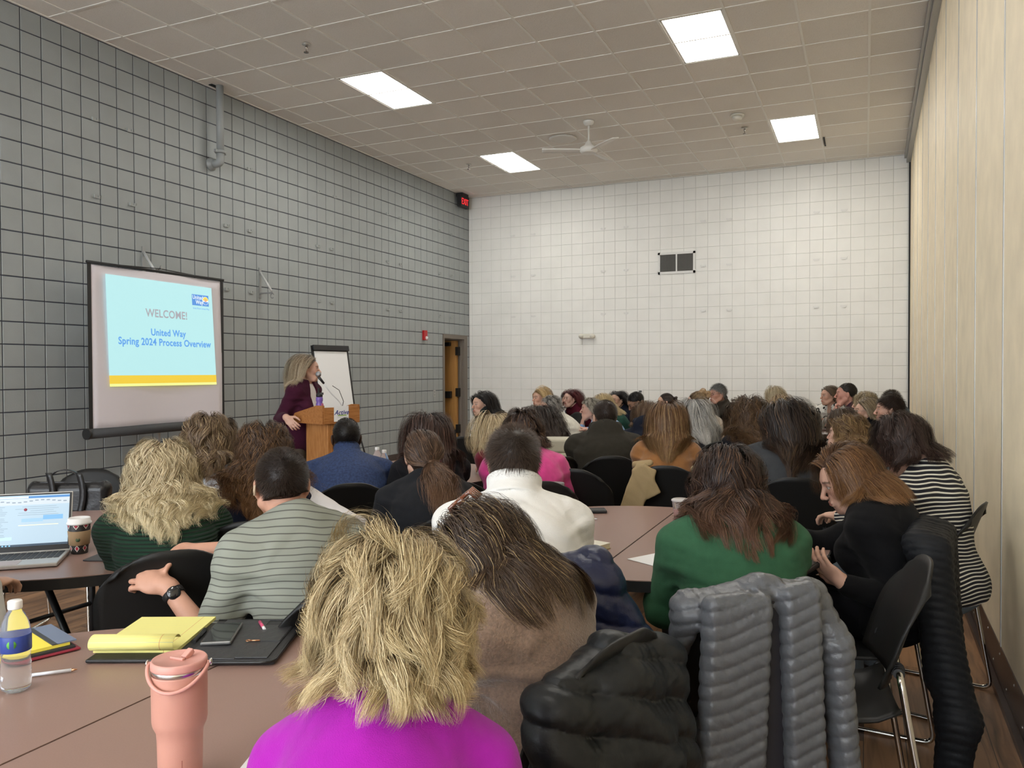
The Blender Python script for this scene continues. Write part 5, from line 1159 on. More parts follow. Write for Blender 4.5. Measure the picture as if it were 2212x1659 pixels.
# dark laptop on the blazer table
t = item('dark_laptop', 'dark laptop seen from behind, open in front of the black-shirted people', 'laptop', 4.35, 4.55, math.radians(215)); MB().box((0, 0, .008), (.34, .23, .014), None, .004).build('base', mat('laptop_dark', (.09, .085, .08), .4, metal=.3), t); lr2 = Matrix.Rotation(math.radians(-20), 3, 'X'); MB().box(Vector((0, .115, .014))+lr2 @ Vector((0, 0, .115)), (.34, .006, .23), lr2, .003).build('lid', MATS['laptop_dark'], t)
t = item('red_pen', 'red pen on the table in front of the burgundy sweater', 'pen', 4.50, 4.62, .5, z=Z+.005); MB().tube([(-.04, 0, 0), (.04, 0, 0)], .005, 8).build('barrel', mat('pen_red', (.5, .03, .06), .4), t)
t = item('red_pouch', 'small red and black zip pouch beside the green ribbed sweater', 'pouch', 4.36, 2.86, .3, z=Z); MB().box((0, 0, .02), (.11, .15, .036), None, .012, 3).build('pouch_body', MF, t); MB().box((0, 0, .042), (.09, .13, .014), None, .006, 3).build('red_panel', mat('pouch_red', (.22, .015, .03), .6), t)
t = item('eyeglass_case', 'brown glossy glasses case beside the water bottles', 'glasses case', 4.05, 4.72, .8); MB().box((0, 0, .025), (.15, .06, .05), None, .022, 4).build('case', mat('case_brown', (.09, .03, .02), .15, spec=.7), t)
for x, y, r_, l in ((5.88, 7.55, .2, 'white papers on the table right of the water bottle, past the dark ombre hair'), (4.0, 8.72, .4, 'white papers at the edge of the far-left table'), (6.52, 9.55, 0., 'white papers beside the water bottle on the far-right table'), (5.75, 7.4, -.4, 'loose sheets on the back table behind the ombre-haired person')):
    t = item('paper_sheets', l, 'paper', x, y, r_); MB().box((0, 0, .002), (.28, .22, .003)).build('sheet', MATS['paper_white'], t)
t = item('maroon_notebook', 'dark maroon notebook beside the hands of the person in the plum hoodie', 'notebook', 6.52, 10.0, .1); MB().box((0, 0, .01), (.24, .18, .018), None, .003).build('cover', mat('maroon', (.07, .015, .02), .5), t)
t = item('yellow_note', 'small yellow note near the leopard coat', 'sticky note', 6.2, 9.9, .2); MB().box((0, 0, .006), (.08, .08, .01)).build('notes', MATS['pad_yellow'], t)
t = item('clear_goblet', 'clear plastic cup on the table beside the silver hair', 'cup', 5.99, 7.6); MB().lathe([(.026, 0), (.036, .09)], (0, 0, 0), 20).build('cup_body', MATS['cup_clear'], t)
# beige projector trolley in the middle
t = thing('projector_trolley', 'beige overhead projector trolley with a raised arm between the tables', 'trolley', (4.75, 6.05, 0), math.radians(20)); mbg = mat('beige_plastic', (.50, .47, .37), .45)
MB().box((0, 0, .78), (.42, .34, .05), None, .02, 3).build('shelf', mbg, t)
for x in (-.18, .18):
    for y in (-.14, .14): MB().tube([(x, y, .78), (x, y, .03)], .013, 8).build('post', MBK, t); MB().tube([(x-.01, y, .028), (x+.01, y, .028)], .028, 12).build('caster', MBK, t)
MB().box((.02, 0, .86), (.30, .26, .11), None, .02, 3).build('projector_body', mbg, t); q = MB(); q.box((.30, -.02, .90), (.34, .06, .035), Matrix.Rotation(-.22, 3, 'Y'), .012, 3); q.box((.30, .08, .875), (.30, .05, .03), Matrix.Rotation(-.18, 3, 'Y'), .01, 3); q.build('handle_arm', mbg, t)
MB().tube([(.2, -.05, .88), (.26, -.08, .70), (.22, -.06, .55), (.3, -.05, .45)], .006, 6).build('cable', MATS['black_plastic'], t)
# bags
def coat(name, label, cat, x, y, rot, prims, lo, hi, m, h=.006, group=None, lining=None):
    t = thing(name, label, cat, (x, y, 0), rot, group); V, Fq = surf(prims, lo, hi, h); ob('shell', fast_mesh('shell', V, Fq), m, t)
    if lining: V, Fq = surf(lining[0], lo, hi, h); ob('lining', fast_mesh('lining', V, Fq), lining[1], t)
    return t
def quilt(per, amp, ax=0., ay=0., seed=0.):
    def f(P):
        s_ = (P[..., 2]+ax*P[..., 0]+ay*P[..., 1]+.004*np.sin(P[..., 0]*31+seed))/per*math.pi
        return (-amp*np.sqrt(np.abs(np.sin(s_))+.02)+.0006*np.sin(P[..., 0]*95+6*np.sin(P[..., 2]*40+seed))+.0007*np.sin(P[..., 0]*230+seed+P[..., 2]*60)*np.abs(np.cos(s_))).astype(f32)
    return (f, 0., 'n')
# ================================================================== WHO SITS WHERE
DK = (.055, .028, .018); PALE = (.56, .34, .25); MID = (.46, .26, .18); TAN = (.40, .22, .14)
SPK = (2.6, 5.8)
MEN = dict(L=.030, n=3200, w=.0017, vol=.006, style='short', seg=5, clump=0, grav=.05, lift=.35, t=.008, ends=.3, low=-.050)
def men(**k): return dict(MEN, **k)
knit = stripes('green_rib_knit', (.012, .05, .028), (.004, .014, .009), .0125, .42, 2, .012, .9, 1.2)
polo = stripes('striped_polo', (.235, .25, .215), (.085, .088, .078), .021, .17, 2, .10, .85, 0., (.15, .25, 0))
bw = stripes('black_white_stripe', (.008, .008, .014), (.66, .64, .55), .0172, .34, 2, .12, .8, 0., (.10, .18, 0))
blz = mat('blue_blazer', (.022, .042, .115), .8, bump=.5, bscale=300, var=.35, vscale=90)
leo = mat('leopard_knit', (.62, .60, .55), .9, bump=.3, bscale=200); k = NB(leo); v, xyz = k.obj(); vo = k.n('ShaderNodeTexVoronoi'); vo.inputs['Scale'].default_value = 12; k.L.new(v, vo.inputs['Vector'])
k.L.new(k.mix(k.math('LESS_THAN', k.math('ABSOLUTE', k.math('SUBTRACT', vo.outputs['Distance'], .33)), .10), (.62, .60, .55), (.015, .015, .015)), k.b.inputs['Base Color'])
zeb = stripes('zebra_blouse', (.7, .68, .62), (.02, .018, .018), .05, .4, 2, .25, .7)
taupe = mat('taupe_wool', (.215, .145, .105), .95, bump=.8, bscale=220, var=.22, vscale=120, sheen=.5)
fleece = mat('white_fleece', (.70, .69, .66), .9, bump=.3, bscale=350, var=.03, vscale=30, sheen=.4)
mag = mat('magenta_knit', (.33, .008, .34), .85, spec=.2, bump=.35, bscale=500, var=.08, vscale=12, sheen=.12)
shr = mat('white_shirt', (.66, .64, .65), .75, bump=.2, bscale=200, var=.03, vscale=30)

# ---- nearest people
def collar43(F):
    pr = [ring(F.nb+F.R2@np.array([0, -.012, .050]), .088, .026, .008, F.R2@rx(.25), .01, slope=-.6), half(F.nb+F.R2@np.array([0, .045, 0]), (0, 1, 0))]
    F.part('collar', pr, F.nb-.15, F.nb+.15, mat('cream_collar', (.62, .55, .47), .7, bump=.2, bscale=200), .004, lab='cream shirt collar')
person('person with tousled short blonde hair in a magenta sweater and cream collar, nearest the camera', (6.284, 1.115, 1.186), 36, 22, s=.95, hs=1.12, w=.90, fat=.010, nf=-8, sdrop=.025, skin=PALE, cm=mag, pants=(.03, .04, .08), neck='crew', h=.0038, chair=1, arms=('lap', 'lap'), wamp=.003,
       hair=dict(L=.145, n=14000, w=.00095, vol=.026, col=(.17, .115, .06), tip=(.48, .37, .19), hi=(.74, .62, .38), hif=.36, curl=.019, freq=4.5, clump=85, cl=.86, lift=.5, back=.35, part=.01, grav=.2, t=.012, seg=18, cap=(.30, .22, .12), hug=.0, ends=.35), acc=(collar43,))
def claw(F):
    p = F.hp((.005, -.065, .142)); b = MB(); R_ = Matrix([[*r] for r in F.R]).to_3x3()
    b.box(Vector(p), (.075, .022, .014), R_, .005)
    for sd in (-1, 1):
        for i in range(4): b.tube([Vector(p)+R_ @ Vector(((i-1.5)*.020, sd*.006, .006)), Vector(p)+R_ @ Vector(((i-1.5)*.021, sd*.032, .006)), Vector(p)+R_ @ Vector(((i-1.5)*.020, sd*.037, -.022))], .0055, 8)
    b.build('claw_clip', mat('tortoise_clip', (.16, .05, .025), .12, spec=.7, coat=.6), F.root)['label'] = 'glossy brown claw clip'
person('person in a taupe cardigan, bowed head, dark streaked hair with a brown claw clip', (6.035, 1.775, 1.080), 108, 74, s=.96, pitch=40, roll=0, lean=15, nf=30, w=1.03, fat=.01, skin=PALE, cm=taupe, cname='cardigan', pants=(.02, .03, .08), hem=.14, loose=.012, h=.0045, chair=(0, .11, 0), arms=(('lc', dict(at=(-.10, .46, .74), d=(.3, .8, -.2))), ('lc', dict(at=(.14, .36, .50), d=(0, .5, -.8), hint=(.3, -.8, -.2)))), wamp=.006, neck='crew',
       hair=dict(keep=1, L=.32, n=4600, w=.0017, vol=.018, col=(.035, .022, .015), tip=(.06, .035, .02), hi=(.38, .27, .14), hif=.13, curl=.006, freq=5, clump=70, part=.0, seg=22, cap=(.03, .02, .014)), acc=(claw,))
def watch(F):
    w_ = F.HA[-1]; e = F.EL[-1]; dr = unit(w_-e); p = w_-dr*.035; b = MB(); n = Vector((0, -0, 1)); z_ = Vector(dr); x_ = z_.cross(n).normalized(); y_ = z_.cross(x_)
    Mx = Matrix((x_, y_, z_)).transposed(); b.lathe([(.031, -.011), (.034, -.010), (.034, .010), (.031, .011)], Vector(p), 24, Mx); b.build('watch_strap', mat('strap_black', (.015, .015, .016), .4), F.root)
    c_ = Vector(p)+x_*.0+(Vector(F.loc((CAMP[0], CAMP[1], 1.9)))-Vector(p)).normalized()*.030; zc = (c_-Vector(p)).normalized(); xc = zc.cross(z_).normalized(); Mc = Matrix((xc, zc.cross(xc), zc)).transposed()
    MB().lathe([(0, -.004), (.021, -.004), (.021, .004), (.018, .007), (0, .007)], c_, 24, Mc).build('watch_face', mat('watch_glass', (.01, .01, .012), .08, spec=.7), F.root)
def aid(F): MB().tube([Vector(F.hp((-.086, -.03, .012))), Vector(F.hp((-.088, -.034, -.004))), Vector(F.hp((-.087, -.03, -.02)))], .0042, 8).build('hearing_aid', mat('aid_beige', (.5, .38, .27), .3), F.root)
person('person in a grey-green striped polo shirt, hands clasped on a knee, wearing a black watch', (5.225, 2.112, 1.200), 44, 66, s=1.0, fem=False, w=.96, fat=.010, lean=18, nf=2, skin=(.50, .27, .19), cm=polo, cname='polo_shirt', pants=(.012, .012, .014), sleeve=-.80, neck='polo', h=.0042, chair=1, hem=.10, loose=.006,
       arms=(('pt', dict(at=(4.98, 1.86, .785), d=(-.86, -.38, .28), n=(.2, -.75, .6), hint=(.85, .05, -.6), curl=.75)), ('pt', dict(at=(4.91, 1.985, .86), d=(-.25, -.85, -.30), n=(-.55, -.1, .8), hint=(.3, .8, -.6), curl=.6))),
       legs=dict(K={-1: (-.02, .40, .73), 1: (.12, .42, .53)}, A={-1: (.10, .62, .40), 1: (.12, .38, .09)}), hair=men(col=(.022, .014, .010), tip=(.03, .018, .012), n=6500, w=.0012, L=.018, cap=(.018, .012, .010), t=.0065), acc=(watch, aid))
person('person in a dark green ribbed knit sweater with long curly pale blonde hair', (4.503, 2.285, 1.175), 33, 50, s=.97, w=1.02, fat=.01, skin=PALE, cm=knit, pants=(.01, .01, .012), hem=.12, h=.0045, chair=1, wamp=.003, loose=.006, neck='crew', arms=('fold', 'fold'),
       hair=dict(L=.35, n=5200, w=.0018, vol=.030, col=(.36, .28, .17), tip=(.66, .56, .34), hi=(.80, .70, .48), hif=.45, curl=.012, freq=9, clump=120, cl=.75, lift=.35, seg=30, cap=(.22, .16, .10), hug=.02))
person('person with long frizzy reddish-brown hair in a navy vest over white sleeves', (4.52, 2.839, 1.21), 38, 36, s=.98, skin=PALE, cloth=(.010, .014, .032), cname='vest', pants=(.01, .015, .04), sleeve_mat=shr, h=.005, chair=1, neck='crew', arms=(('lc', dict(at=(-.20, .30, .66), d=(.2, .8, -.1), hint=(-1, -.3, -.3))), ('lc', dict(at=(.20, .30, .68), d=(-.2, .8, -.1), hint=(1, -.3, -.2)))),
       hair=dict(L=.40, n=4600, w=.0018, vol=.034, col=(.035, .020, .013), tip=(.20, .095, .04), hi=(.26, .14, .06), hif=.3, curl=.009, freq=13, clump=110, cl=.5, lift=.4, seg=34, cap=(.03, .018, .012)))
person('person with wavy light brown hair in a pale grey top, against the grey wall', (3.92, 3.121, 1.222), 30, 26, s=.97, skin=PALE, cloth=(.50, .52, .55), cname='blouse', pants=(.02, .02, .03), h=.0052, chair=1, arms=('table', 'table'),
       hair=dict(L=.27, n=3800, w=.0020, vol=.032, col=(.13, .085, .05), tip=(.13, .08, .045), hi=(.45, .33, .18), hif=.20, curl=.016, freq=6.5, clump=60, cl=.8, lift=.5, seg=28, cap=(.11, .07, .04)))
person('person in a white fleece quarter-zip with short dark brown hair, seen from behind', (5.823, 2.65, 1.245), 36, 27, s=1.04, fem=False, w=1.06, fat=.02, skin=(.48, .27, .2), cm=fleece, pants=(.01, .012, .02), neck='high', h=.0045, chair=1, hem=.10, loose=.010, wamp=.0065, arms=('fold', 'fold'),
       hair=men(L=.045, n=6500, w=.0014, vol=.016, col=(.040, .026, .019), tip=(.06, .04, .03), cap=(.025, .017, .012), t=.014, lift=.5, ends=.4))
def brace(F): MB().tube([Vector(F.hp((-.052, .085, -.002))), Vector(F.hp((-.075, .03, .01)))], .0016, 6).build('glasses', mat('silver_wire', (.6, .6, .6), .2, metal=1.), F.root)
person('person in a green sweater with shoulder-length dark hair fading to auburn ends', (6.553, 2.80, 1.182), 46, 26, s=1.0, w=1.0, fat=.028, lean=22, nf=4, skin=PALE, cloth=(.035, .105, .055), pants=(.10, .11, .12), hem=.16, loose=.012, h=.0042, chair=dict(at=(6.58, 2.36), r=34), wamp=.006, arms=(('lc', dict(at=(-.02, .36, .80), d=(.9, .3, 0), hint=(-.8, -.2, -.8))), ('lc', dict(at=(.04, .34, .80), d=(-.9, .3, 0), hint=(.8, -.1, -.9)))),
       hair=dict(L=.31, n=5500, w=.0018, vol=.028, col=(.018, .012, .011), tip=(.115, .055, .03), hi=(.17, .09, .05), hif=.13, curl=.014, freq=5, clump=75, cl=.75, lift=.35, seg=28, cap=(.015, .011, .010)), acc=(brace,))
def lanyard(F):
    a = F.nb; b = MB(); R2 = F.R2; pts = [a+R2@np.array([-.055, -.01, .035]), a+R2@np.array([-.06, .07, -.02]), a+R2@np.array([-.045, .125, -.12]), a+R2@np.array([-.02, .16, -.26]), a+R2@np.array([0, .165, -.33]), a+R2@np.array([.02, .16, -.26]), a+R2@np.array([.045, .125, -.12]), a+R2@np.array([.06, .07, -.02]), a+R2@np.array([.055, -.01, .035])]
    b.tube(fillet([Vector(p) for p in pts], .05, 5), .0032, 6); b.build('lanyard', stripes('lanyard_cord', (.35, .36, .26), (.02, .02, .02), .008, .5, 2, .0), F.root)
    MB().box(Vector(a+R2@np.array([.0, .20, -.40])), (.055, .004, .09), Matrix([[*r] for r in R2]).to_3x3(), .002).build('badge', mat('badge', (.55, .62, .68), .3), F.root)
person('person in a black sweater and lanyard with an auburn bob, looking down', (6.885, 3.392, 1.135), 108, 78, s=.99, pitch=24, lean=7, nf=28, w=1.04, fat=.02, skin=(.55, .33, .25), cloth=(.006, .006, .007), pants=(.006, .006, .008), h=.0036, chair=dict(at=(6.91, 3.25), r=82), wamp=.004, loose=.004,
       arms=(('pt', dict(at=(6.93, 3.06, .70), d=(-.75, .15, .55), n=(.1, -.6, -.6), hint=(.2, -.3, -.9), curl=.3)), ('pt', dict(at=(6.65, 3.36, .80), d=(-.95, -.2, -.15), n=(0, .0, 1), hint=(0, .4, -.9), curl=.6))),
       hair=dict(L=.215, n=5200, w=.0017, vol=.020, col=(.085, .042, .022), tip=(.20, .095, .035), hi=(.27, .14, .055), hif=.25, curl=.002, freq=3, clump=30, cl=.25, cut=-.095, part=-.015, seg=24, cap=(.07, .035, .02), lift=.15, keep=.6, back=.9), acc=(lanyard,))
person('person in a black and white striped top bent forward beside the beige partition', (7.092, 3.975, 1.215), 52, 66, s=1.0, pitch=34, w=1.04, fat=.012, lean=9, nf=24, skin=PALE, cm=bw, pants=(.13, .16, .19), h=.0045, chair=dict(at=(7.16, 4.0), r=74), arms=('table', ('lc', dict(at=(.1, .42, .78), d=(-.5, .8, 0), hint=(1, -.2, -.6)))), wamp=.004,
       hair=dict(L=.15, n=5000, w=.0017, vol=.030, col=(.028, .018, .015), tip=(.04, .022, .017), hi=(.07, .04, .03), hif=.2, curl=.008, freq=6, clump=80, cl=.7, lift=.6, seg=16, cap=(.02, .013, .012), grav=.22, t=.012), acc=(glasses((.5, .03, .02)),))
# ---- middle rows
person('person with very short black hair in a blue woven blazer over a black turtleneck', (4.204, 3.902, 1.180), 40, 38, s=1.02, fem=False, w=1.08, fat=.02, skin=DK, cm=blz, cname='blazer', pants=(.01, .01, .015), neck='turtle', h=.0055, chair=1, arms=('table', 'table'), hair=men(L=.008, n=2600, w=.0014, col=(.010, .008, .008), cap=(.012, .009, .008), t=.003), hs=.97, brow=(.01, .008, .008))
def ties(F): b = MB(); b.lathe([(.016, -.008), (.021, -.006), (.021, .006), (.016, .008)], Vector(F.hp((.012, -.125, -.045))), 14, Matrix.Rotation(.9, 3, 'X')); b.build('hair_tie', mat('tie_metal', (.35, .3, .25), .3, metal=.6), F.root)
person('person in a black top with a long brown ponytail, seen from behind', (5.07, 3.30, 1.172), 44, 42, s=1.0, w=1.03, fat=.02, skin=PALE, cloth=(.013, .014, .017), pants=(.03, .06, .14), h=.005, chair=1, arms=('table', 'table'), neck='crew',
       hair=dict(L=.47, n=3600, w=.0022, vol=.010, col=(.045, .028, .020), tip=(.16, .085, .05), hi=(.22, .13, .08), hif=.25, tie=(.012, -.118, -.045), spread=.09, seg=34, clump=40, cl=.3, curl=.010, freq=3.5, cap=(.04, .025, .018), low=-.07, tdir=(0, -.15, 0)), acc=(ties,))
person('person in black with smooth dark brown hair, behind the brown ponytail', (4.665, 4.05, 1.200), 46, 44, s=.99, skin=PALE, cloth=(.010, .010, .012), h=.006, chair=1, arms=('table', 'fold'), hair=dict(L=.40, n=2600, w=.0026, vol=.020, col=(.035, .020, .016), tip=(.06, .03, .022), hi=(.11, .06, .045), hif=.2, curl=.003, seg=22, cap=(.03, .018, .014)))
person('person in a bright pink blouse with short dark wavy hair', (5.151, 4.321, 1.210), 40, 32, s=1.0, w=1.04, fat=.02, skin=MID, cloth=(.60, .05, .24), cname='blouse', h=.006, chair=1, arms=('fold', 'table'), hem=.1, loose=.012, wamp=.006,
       hair=dict(L=.13, n=2600, w=.0026, vol=.040, col=(.030, .018, .015), tip=(.05, .028, .02), hi=(.16, .09, .05), hif=.12, curl=.011, freq=7, clump=60, cl=.75, lift=1., seg=14, cap=(.02, .013, .011), grav=.2, t=.012))
person('person with long straight blonde hair in a burgundy sweater', (4.563, 5.153, 1.146), 52, 70, s=.98, skin=PALE, cloth=(.16, .012, .03), pants=(.01, .01, .015), h=.006, chair=1, arms=('fold', 'fold'), hair=dict(L=.36, n=2400, w=.0028, vol=.024, col=(.30, .22, .13), tip=(.60, .48, .28), hi=(.68, .56, .36), hif=.4, curl=.004, freq=4, seg=22, cap=(.22, .16, .1)))
person('person in a dark olive hoodie with very short dark hair, seen from behind', (5.233, 5.669, 1.230), 42, 22, s=1.03, fem=False, w=1.07, fat=.025, skin=PALE, cloth=(.030, .027, .021), cname='hoodie', pants=(.02, .02, .02), neck='hood', h=.0055, chair=1, arms=('fold', 'fold'), loose=.012, wamp=.006, hair=men(L=.016, n=3600, w=.0018, col=(.035, .024, .018), cap=(.03, .02, .016), t=.006), acc=(glasses(),))
person('person in a camel sweater with long straight honey-brown hair', (5.791, 5.259, 1.232), 32, 12, s=1.0, w=1.0, skin=PALE, cloth=(.28, .125, .042), h=.0052, chair=1, arms=('fold', 'fold'), wamp=.006,
       hair=dict(L=.36, n=3200, w=.0024, vol=.018, inw=.6, col=(.11, .055, .028), tip=(.24, .135, .06), hi=(.34, .22, .10), hif=.25, curl=.003, freq=3, cut=-.36, seg=26, clump=34, cl=.3, cap=(.09, .045, .024)))
person('person in a charcoal sweater with long black hair down to the mid back', (6.544, 4.991, 1.262), 64, 12, s=1.03, w=1.08, fat=.03, skin=MID, cloth=(.045, .048, .052), h=.005, chair=1, arms=('fold', 'fold'), side=0,
       hair=dict(L=.46, n=3800, w=.0024, vol=.022, inw=.6, col=(.014, .011, .011), tip=(.05, .03, .02), hi=(.13, .075, .04), hif=.10, curl=.010, freq=4, seg=32, clump=60, cl=.5, cap=(.012, .010, .010), keep=1))
person('person with a bowed head and long curly brown hair', (6.131, 6.502, 1.19), 30, 30, s=.98, pitch=25, skin=MID, cloth=(.012, .013, .018), h=.0065, chair=1, arms=('fold', 'fold'), hair=dict(L=.40, n=2800, w=.0027, vol=.040, col=(.035, .020, .012), tip=(.13, .07, .035), hi=(.18, .105, .05), hif=.3, curl=.012, freq=11, clump=80, cl=.75, seg=34, cap=(.03, .018, .012)))
person('person with long straight silver-grey hair in a charcoal top', (5.63, 6.93, 1.20), 32, 34, s=.98, skin=PALE, cloth=(.03, .03, .034), h=.0065, chair=1, arms=('fold', 'fold'), hair=dict(L=.42, n=2400, w=.0028, vol=.024, col=(.22, .22, .22), tip=(.58, .56, .52), hi=(.62, .60, .57), hif=.3, curl=.004, freq=4, seg=24, cap=(.2, .2, .2)))
person('person in a navy hooded jacket with straight brown hair, seen from behind', (5.20, 6.98, 1.165), 48, 22, s=.97, skin=PALE, cloth=(.010, .013, .024), cname='hoodie', neck='hood', h=.0065, chair=1, arms=('fold', 'fold'), hair=dict(L=.19, n=1800, w=.003, vol=.016, col=(.10, .058, .035), tip=(.12, .07, .04), hi=(.17, .11, .06), hif=.2, curl=.002, cut=-.12, seg=16, cap=(.08, .045, .028)))
person('person with very long dark hair in a tan knit sweater', (4.312, 6.682, 1.135), 62, 50, s=.97, skin=MID, cloth=(.30, .20, .135), h=.0065, chair=1, arms=('fold', 'table'), hair=dict(L=.46, n=2400, w=.0028, vol=.024, col=(.022, .016, .014), tip=(.05, .03, .022), curl=.004, seg=26, cap=(.02, .014, .012)))
# ---- people facing left across the far tables
def ring_(F): pass
person('person in a dark green cowl-neck sweater with long black hair, sitting beside the doorway', (3.177, 7.822, 1.205), 148, 128, s=1.0, w=1.05, fat=.02, skin=PALE, cloth=(.022, .028, .026), pants=(.008, .008, .01), neck='cowl', h=.006, chair=1, loose=.02, hem=.12, arms=('lap', 'lap'), hair=dict(L=.36, n=2200, w=.003, vol=.030, col=(.014, .012, .012), tip=(.02, .016, .016), curl=.008, freq=4, seg=24, keep=1, cap=(.012, .010, .010)))
person('person with a straight blonde bob in a black and white patterned blouse', (3.087, 9.75, 1.205), 148, 140, s=.98, skin=PALE, cm=zeb, cname='blouse', h=.007, chair=1, arms=('table', 'table'), hair=dict(L=.26, n=1600, w=.0034, vol=.024, col=(.42, .28, .13), tip=(.55, .40, .2), hi=(.62, .48, .26), hif=.3, cut=-.16, seg=18, keep=1, part=.03, cap=(.36, .24, .11)))
person('person with short grey hair in a white cardigan, hand at the chin', (3.822, 8.216, 1.165), 116, 112, s=.97, skin=PALE, cloth=(.62, .60, .53), cname='cardigan', pants=(.02, .02, .02), h=.0065, chair=1, arms=('chin', 'fold'), hair=dict(L=.075, n=1900, w=.0028, vol=.024, col=(.12, .11, .10), tip=(.28, .26, .24), hi=(.42, .40, .37), hif=.4, lift=.6, seg=10, grav=.14, cap=(.14, .13, .12), t=.010))
person('person with long dark red hair in a maroon blouse, fingers raised to the cheek', (3.218, 10.573, 1.17), 150, 140, s=.98, skin=(.60, .38, .31), cloth=(.09, .008, .02), cname='blouse', sleeve_mat=mat('denim_dark', (.02, .028, .04), .8), h=.007, chair=1, arms=('fold', 'cheek'), hair=dict(L=.36, n=1800, w=.0032, vol=.022, col=(.07, .008, .010), tip=(.08, .010, .014), seg=20, keep=1, cap=(.06, .008, .010)), lips=(.35, .03, .05))
person('person with curly short grey hair in a light blue shirt, fist against the mouth', (4.165, 8.585, 1.128), 110, 100, s=.97, skin=(.55, .33, .26), cloth=(.20, .33, .55), cname='shirt', h=.0065, chair=1, arms=('chin', ('lc', dict(at=(-.25, .40, .80), d=(-.3, .7, .3)))), hair=dict(L=.06, n=1900, w=.003, vol=.030, col=(.16, .14, .11), tip=(.34, .31, .26), hi=(.45, .42, .36), hif=.4, curl=.010, freq=18, lift=.9, seg=10, grav=.1, clump=70, cl=.7, cap=(.18, .16, .13), t=.012))
person('person with pale blonde hair mostly hidden behind the curly grey hair', (3.972, 9.593, 1.148), 100, 110, s=.96, skin=PALE, cloth=(.03, .09, .07), h=.0075, chair=1, arms=('fold', 'fold'), hair=dict(L=.3, n=1400, w=.0034, vol=.022, col=(.40, .30, .16), tip=(.58, .46, .26), seg=18, cap=(.36, .27, .14)))
person('person with black hair and red-framed glasses, hands at the mouth', (3.873, 10.643, 1.155), 156, 150, s=.98, skin=(.50, .31, .22), cloth=(.012, .015, .026), h=.007, chair=1, arms=('chin', 'chin'), hair=dict(L=.34, n=1600, w=.0032, vol=.018, col=(.014, .011, .011), seg=18, keep=1, cap=(.012, .010, .010)), acc=(glasses((.25, .03, .03)),))
person('bearded person with short black hair looking down, in a dark shirt', (4.396, 9.453, 1.160), 122, 118, s=1.0, fem=False, pitch=32, skin=(.33, .18, .115), cloth=(.02, .02, .025), h=.0065, chair=1, arms=('fold', 'fold'), hair=men(L=.022, n=2000, w=.0026, col=(.012, .010, .010), cap=(.012, .010, .010)), beard=((.015, .012, .010), .85))
person('person with dark hair in a small bun and black glasses, far side of the tables', (4.639, 10.216, 1.150), 108, 112, s=.97, skin=PALE, cloth=(.03, .03, .035), h=.0075, chair=1, arms=('fold', 'fold'), hair=dict(L=.14, n=1300, w=.003, vol=.006, col=(.05, .038, .032), tie=(0, -.105, .05), seg=12, spread=.05, cap=(.04, .03, .026)), acc=(glasses(), bun((0, -.125, .06), .034, (.035, .026, .022))))
person('person with a messy light brown updo and glasses in a beige cardigan', (5.355, 8.55, 1.215), 92, 86, s=1.0, skin=(.50, .28, .19), cloth=(.44, .37, .30), cname='cardigan', h=.006, chair=1, arms=('table', 'table'), hair=dict(L=.16, n=2000, w=.0028, vol=.012, col=(.12, .075, .04), tip=(.28, .19, .10), hi=(.36, .26, .14), hif=.3, tie=(0, -.07, .10), spread=.1, seg=14, curl=.006, freq=12, cap=(.12, .075, .04)), acc=(glasses(), bun((0, -.075, .115), .052, (.26, .17, .09), 8)))
person('person with grey hair and dark glasses in a dark quarter-zip sweater', (5.254, 10.489, 1.258), 136, 150, s=1.03, fem=False, skin=(.48, .26, .19), cloth=(.045, .038, .030), neck='high', h=.0062, chair=1, arms=('fold', 'fold'), hair=men(L=.05, n=2200, w=.0028, vol=.018, col=(.15, .15, .145), tip=(.28, .28, .27), cap=(.14, .14, .135), t=.012, grav=.1), acc=(glasses(),))
person('person with smooth blonde hair, furthest back behind the long black hair', (5.87, 11.2, 1.215), 62, 80, s=.99, skin=PALE, cloth=(.60, .58, .56), h=.0075, chair=1, arms=('fold', 'fold'), hair=dict(L=.26, n=1400, w=.0034, vol=.020, col=(.30, .24, .15), tip=(.48, .40, .26), hi=(.55, .47, .33), hif=.3, seg=16, cap=(.28, .22, .14)))
person('person with light brown hair in a pale top, in profile behind the long black hair', (6.19, 8.60, 1.185), 92, 80, s=.99, skin=PALE, cloth=(.60, .56, .54), h=.0065, chair=1, arms=('fold', 'fold'), hair=dict(L=.24, n=1700, w=.003, vol=.022, col=(.15, .09, .05), tip=(.38, .27, .15), hi=(.48, .36, .2), hif=.35, seg=16, cap=(.14, .085, .045)))
person('person in a white leopard-patterned coat with brown shoulder-length hair', (6.56, 11.2, 1.225), 124, 148, s=1.0, skin=(.50, .29, .21), cm=leo, cname='coat', pants=(.02, .02, .02), neck='v', h=.0065, chair=1, loose=.012, arms=('fold', 'fold'), hair=dict(L=.2, n=1500, w=.0032, vol=.014, col=(.085, .055, .035), tip=(.13, .085, .05), seg=14, keep=1, cap=(.075, .05, .03)))
person('person in a plum hoodie with cropped dark hair, hands before the mouth', (6.79, 10.08, 1.290), 98, 100, s=1.06, fem=False, w=1.06, fat=.02, skin=(.52, .26, .20), cloth=(.045, .018, .032), cname='hoodie', neck='hood', h=.0058, chair=1, sleeve=.75, arms=('chin', 'chin'), hair=men(L=.014, n=2200, w=.0024, col=(.03, .024, .02), cap=(.03, .024, .02), t=.005))
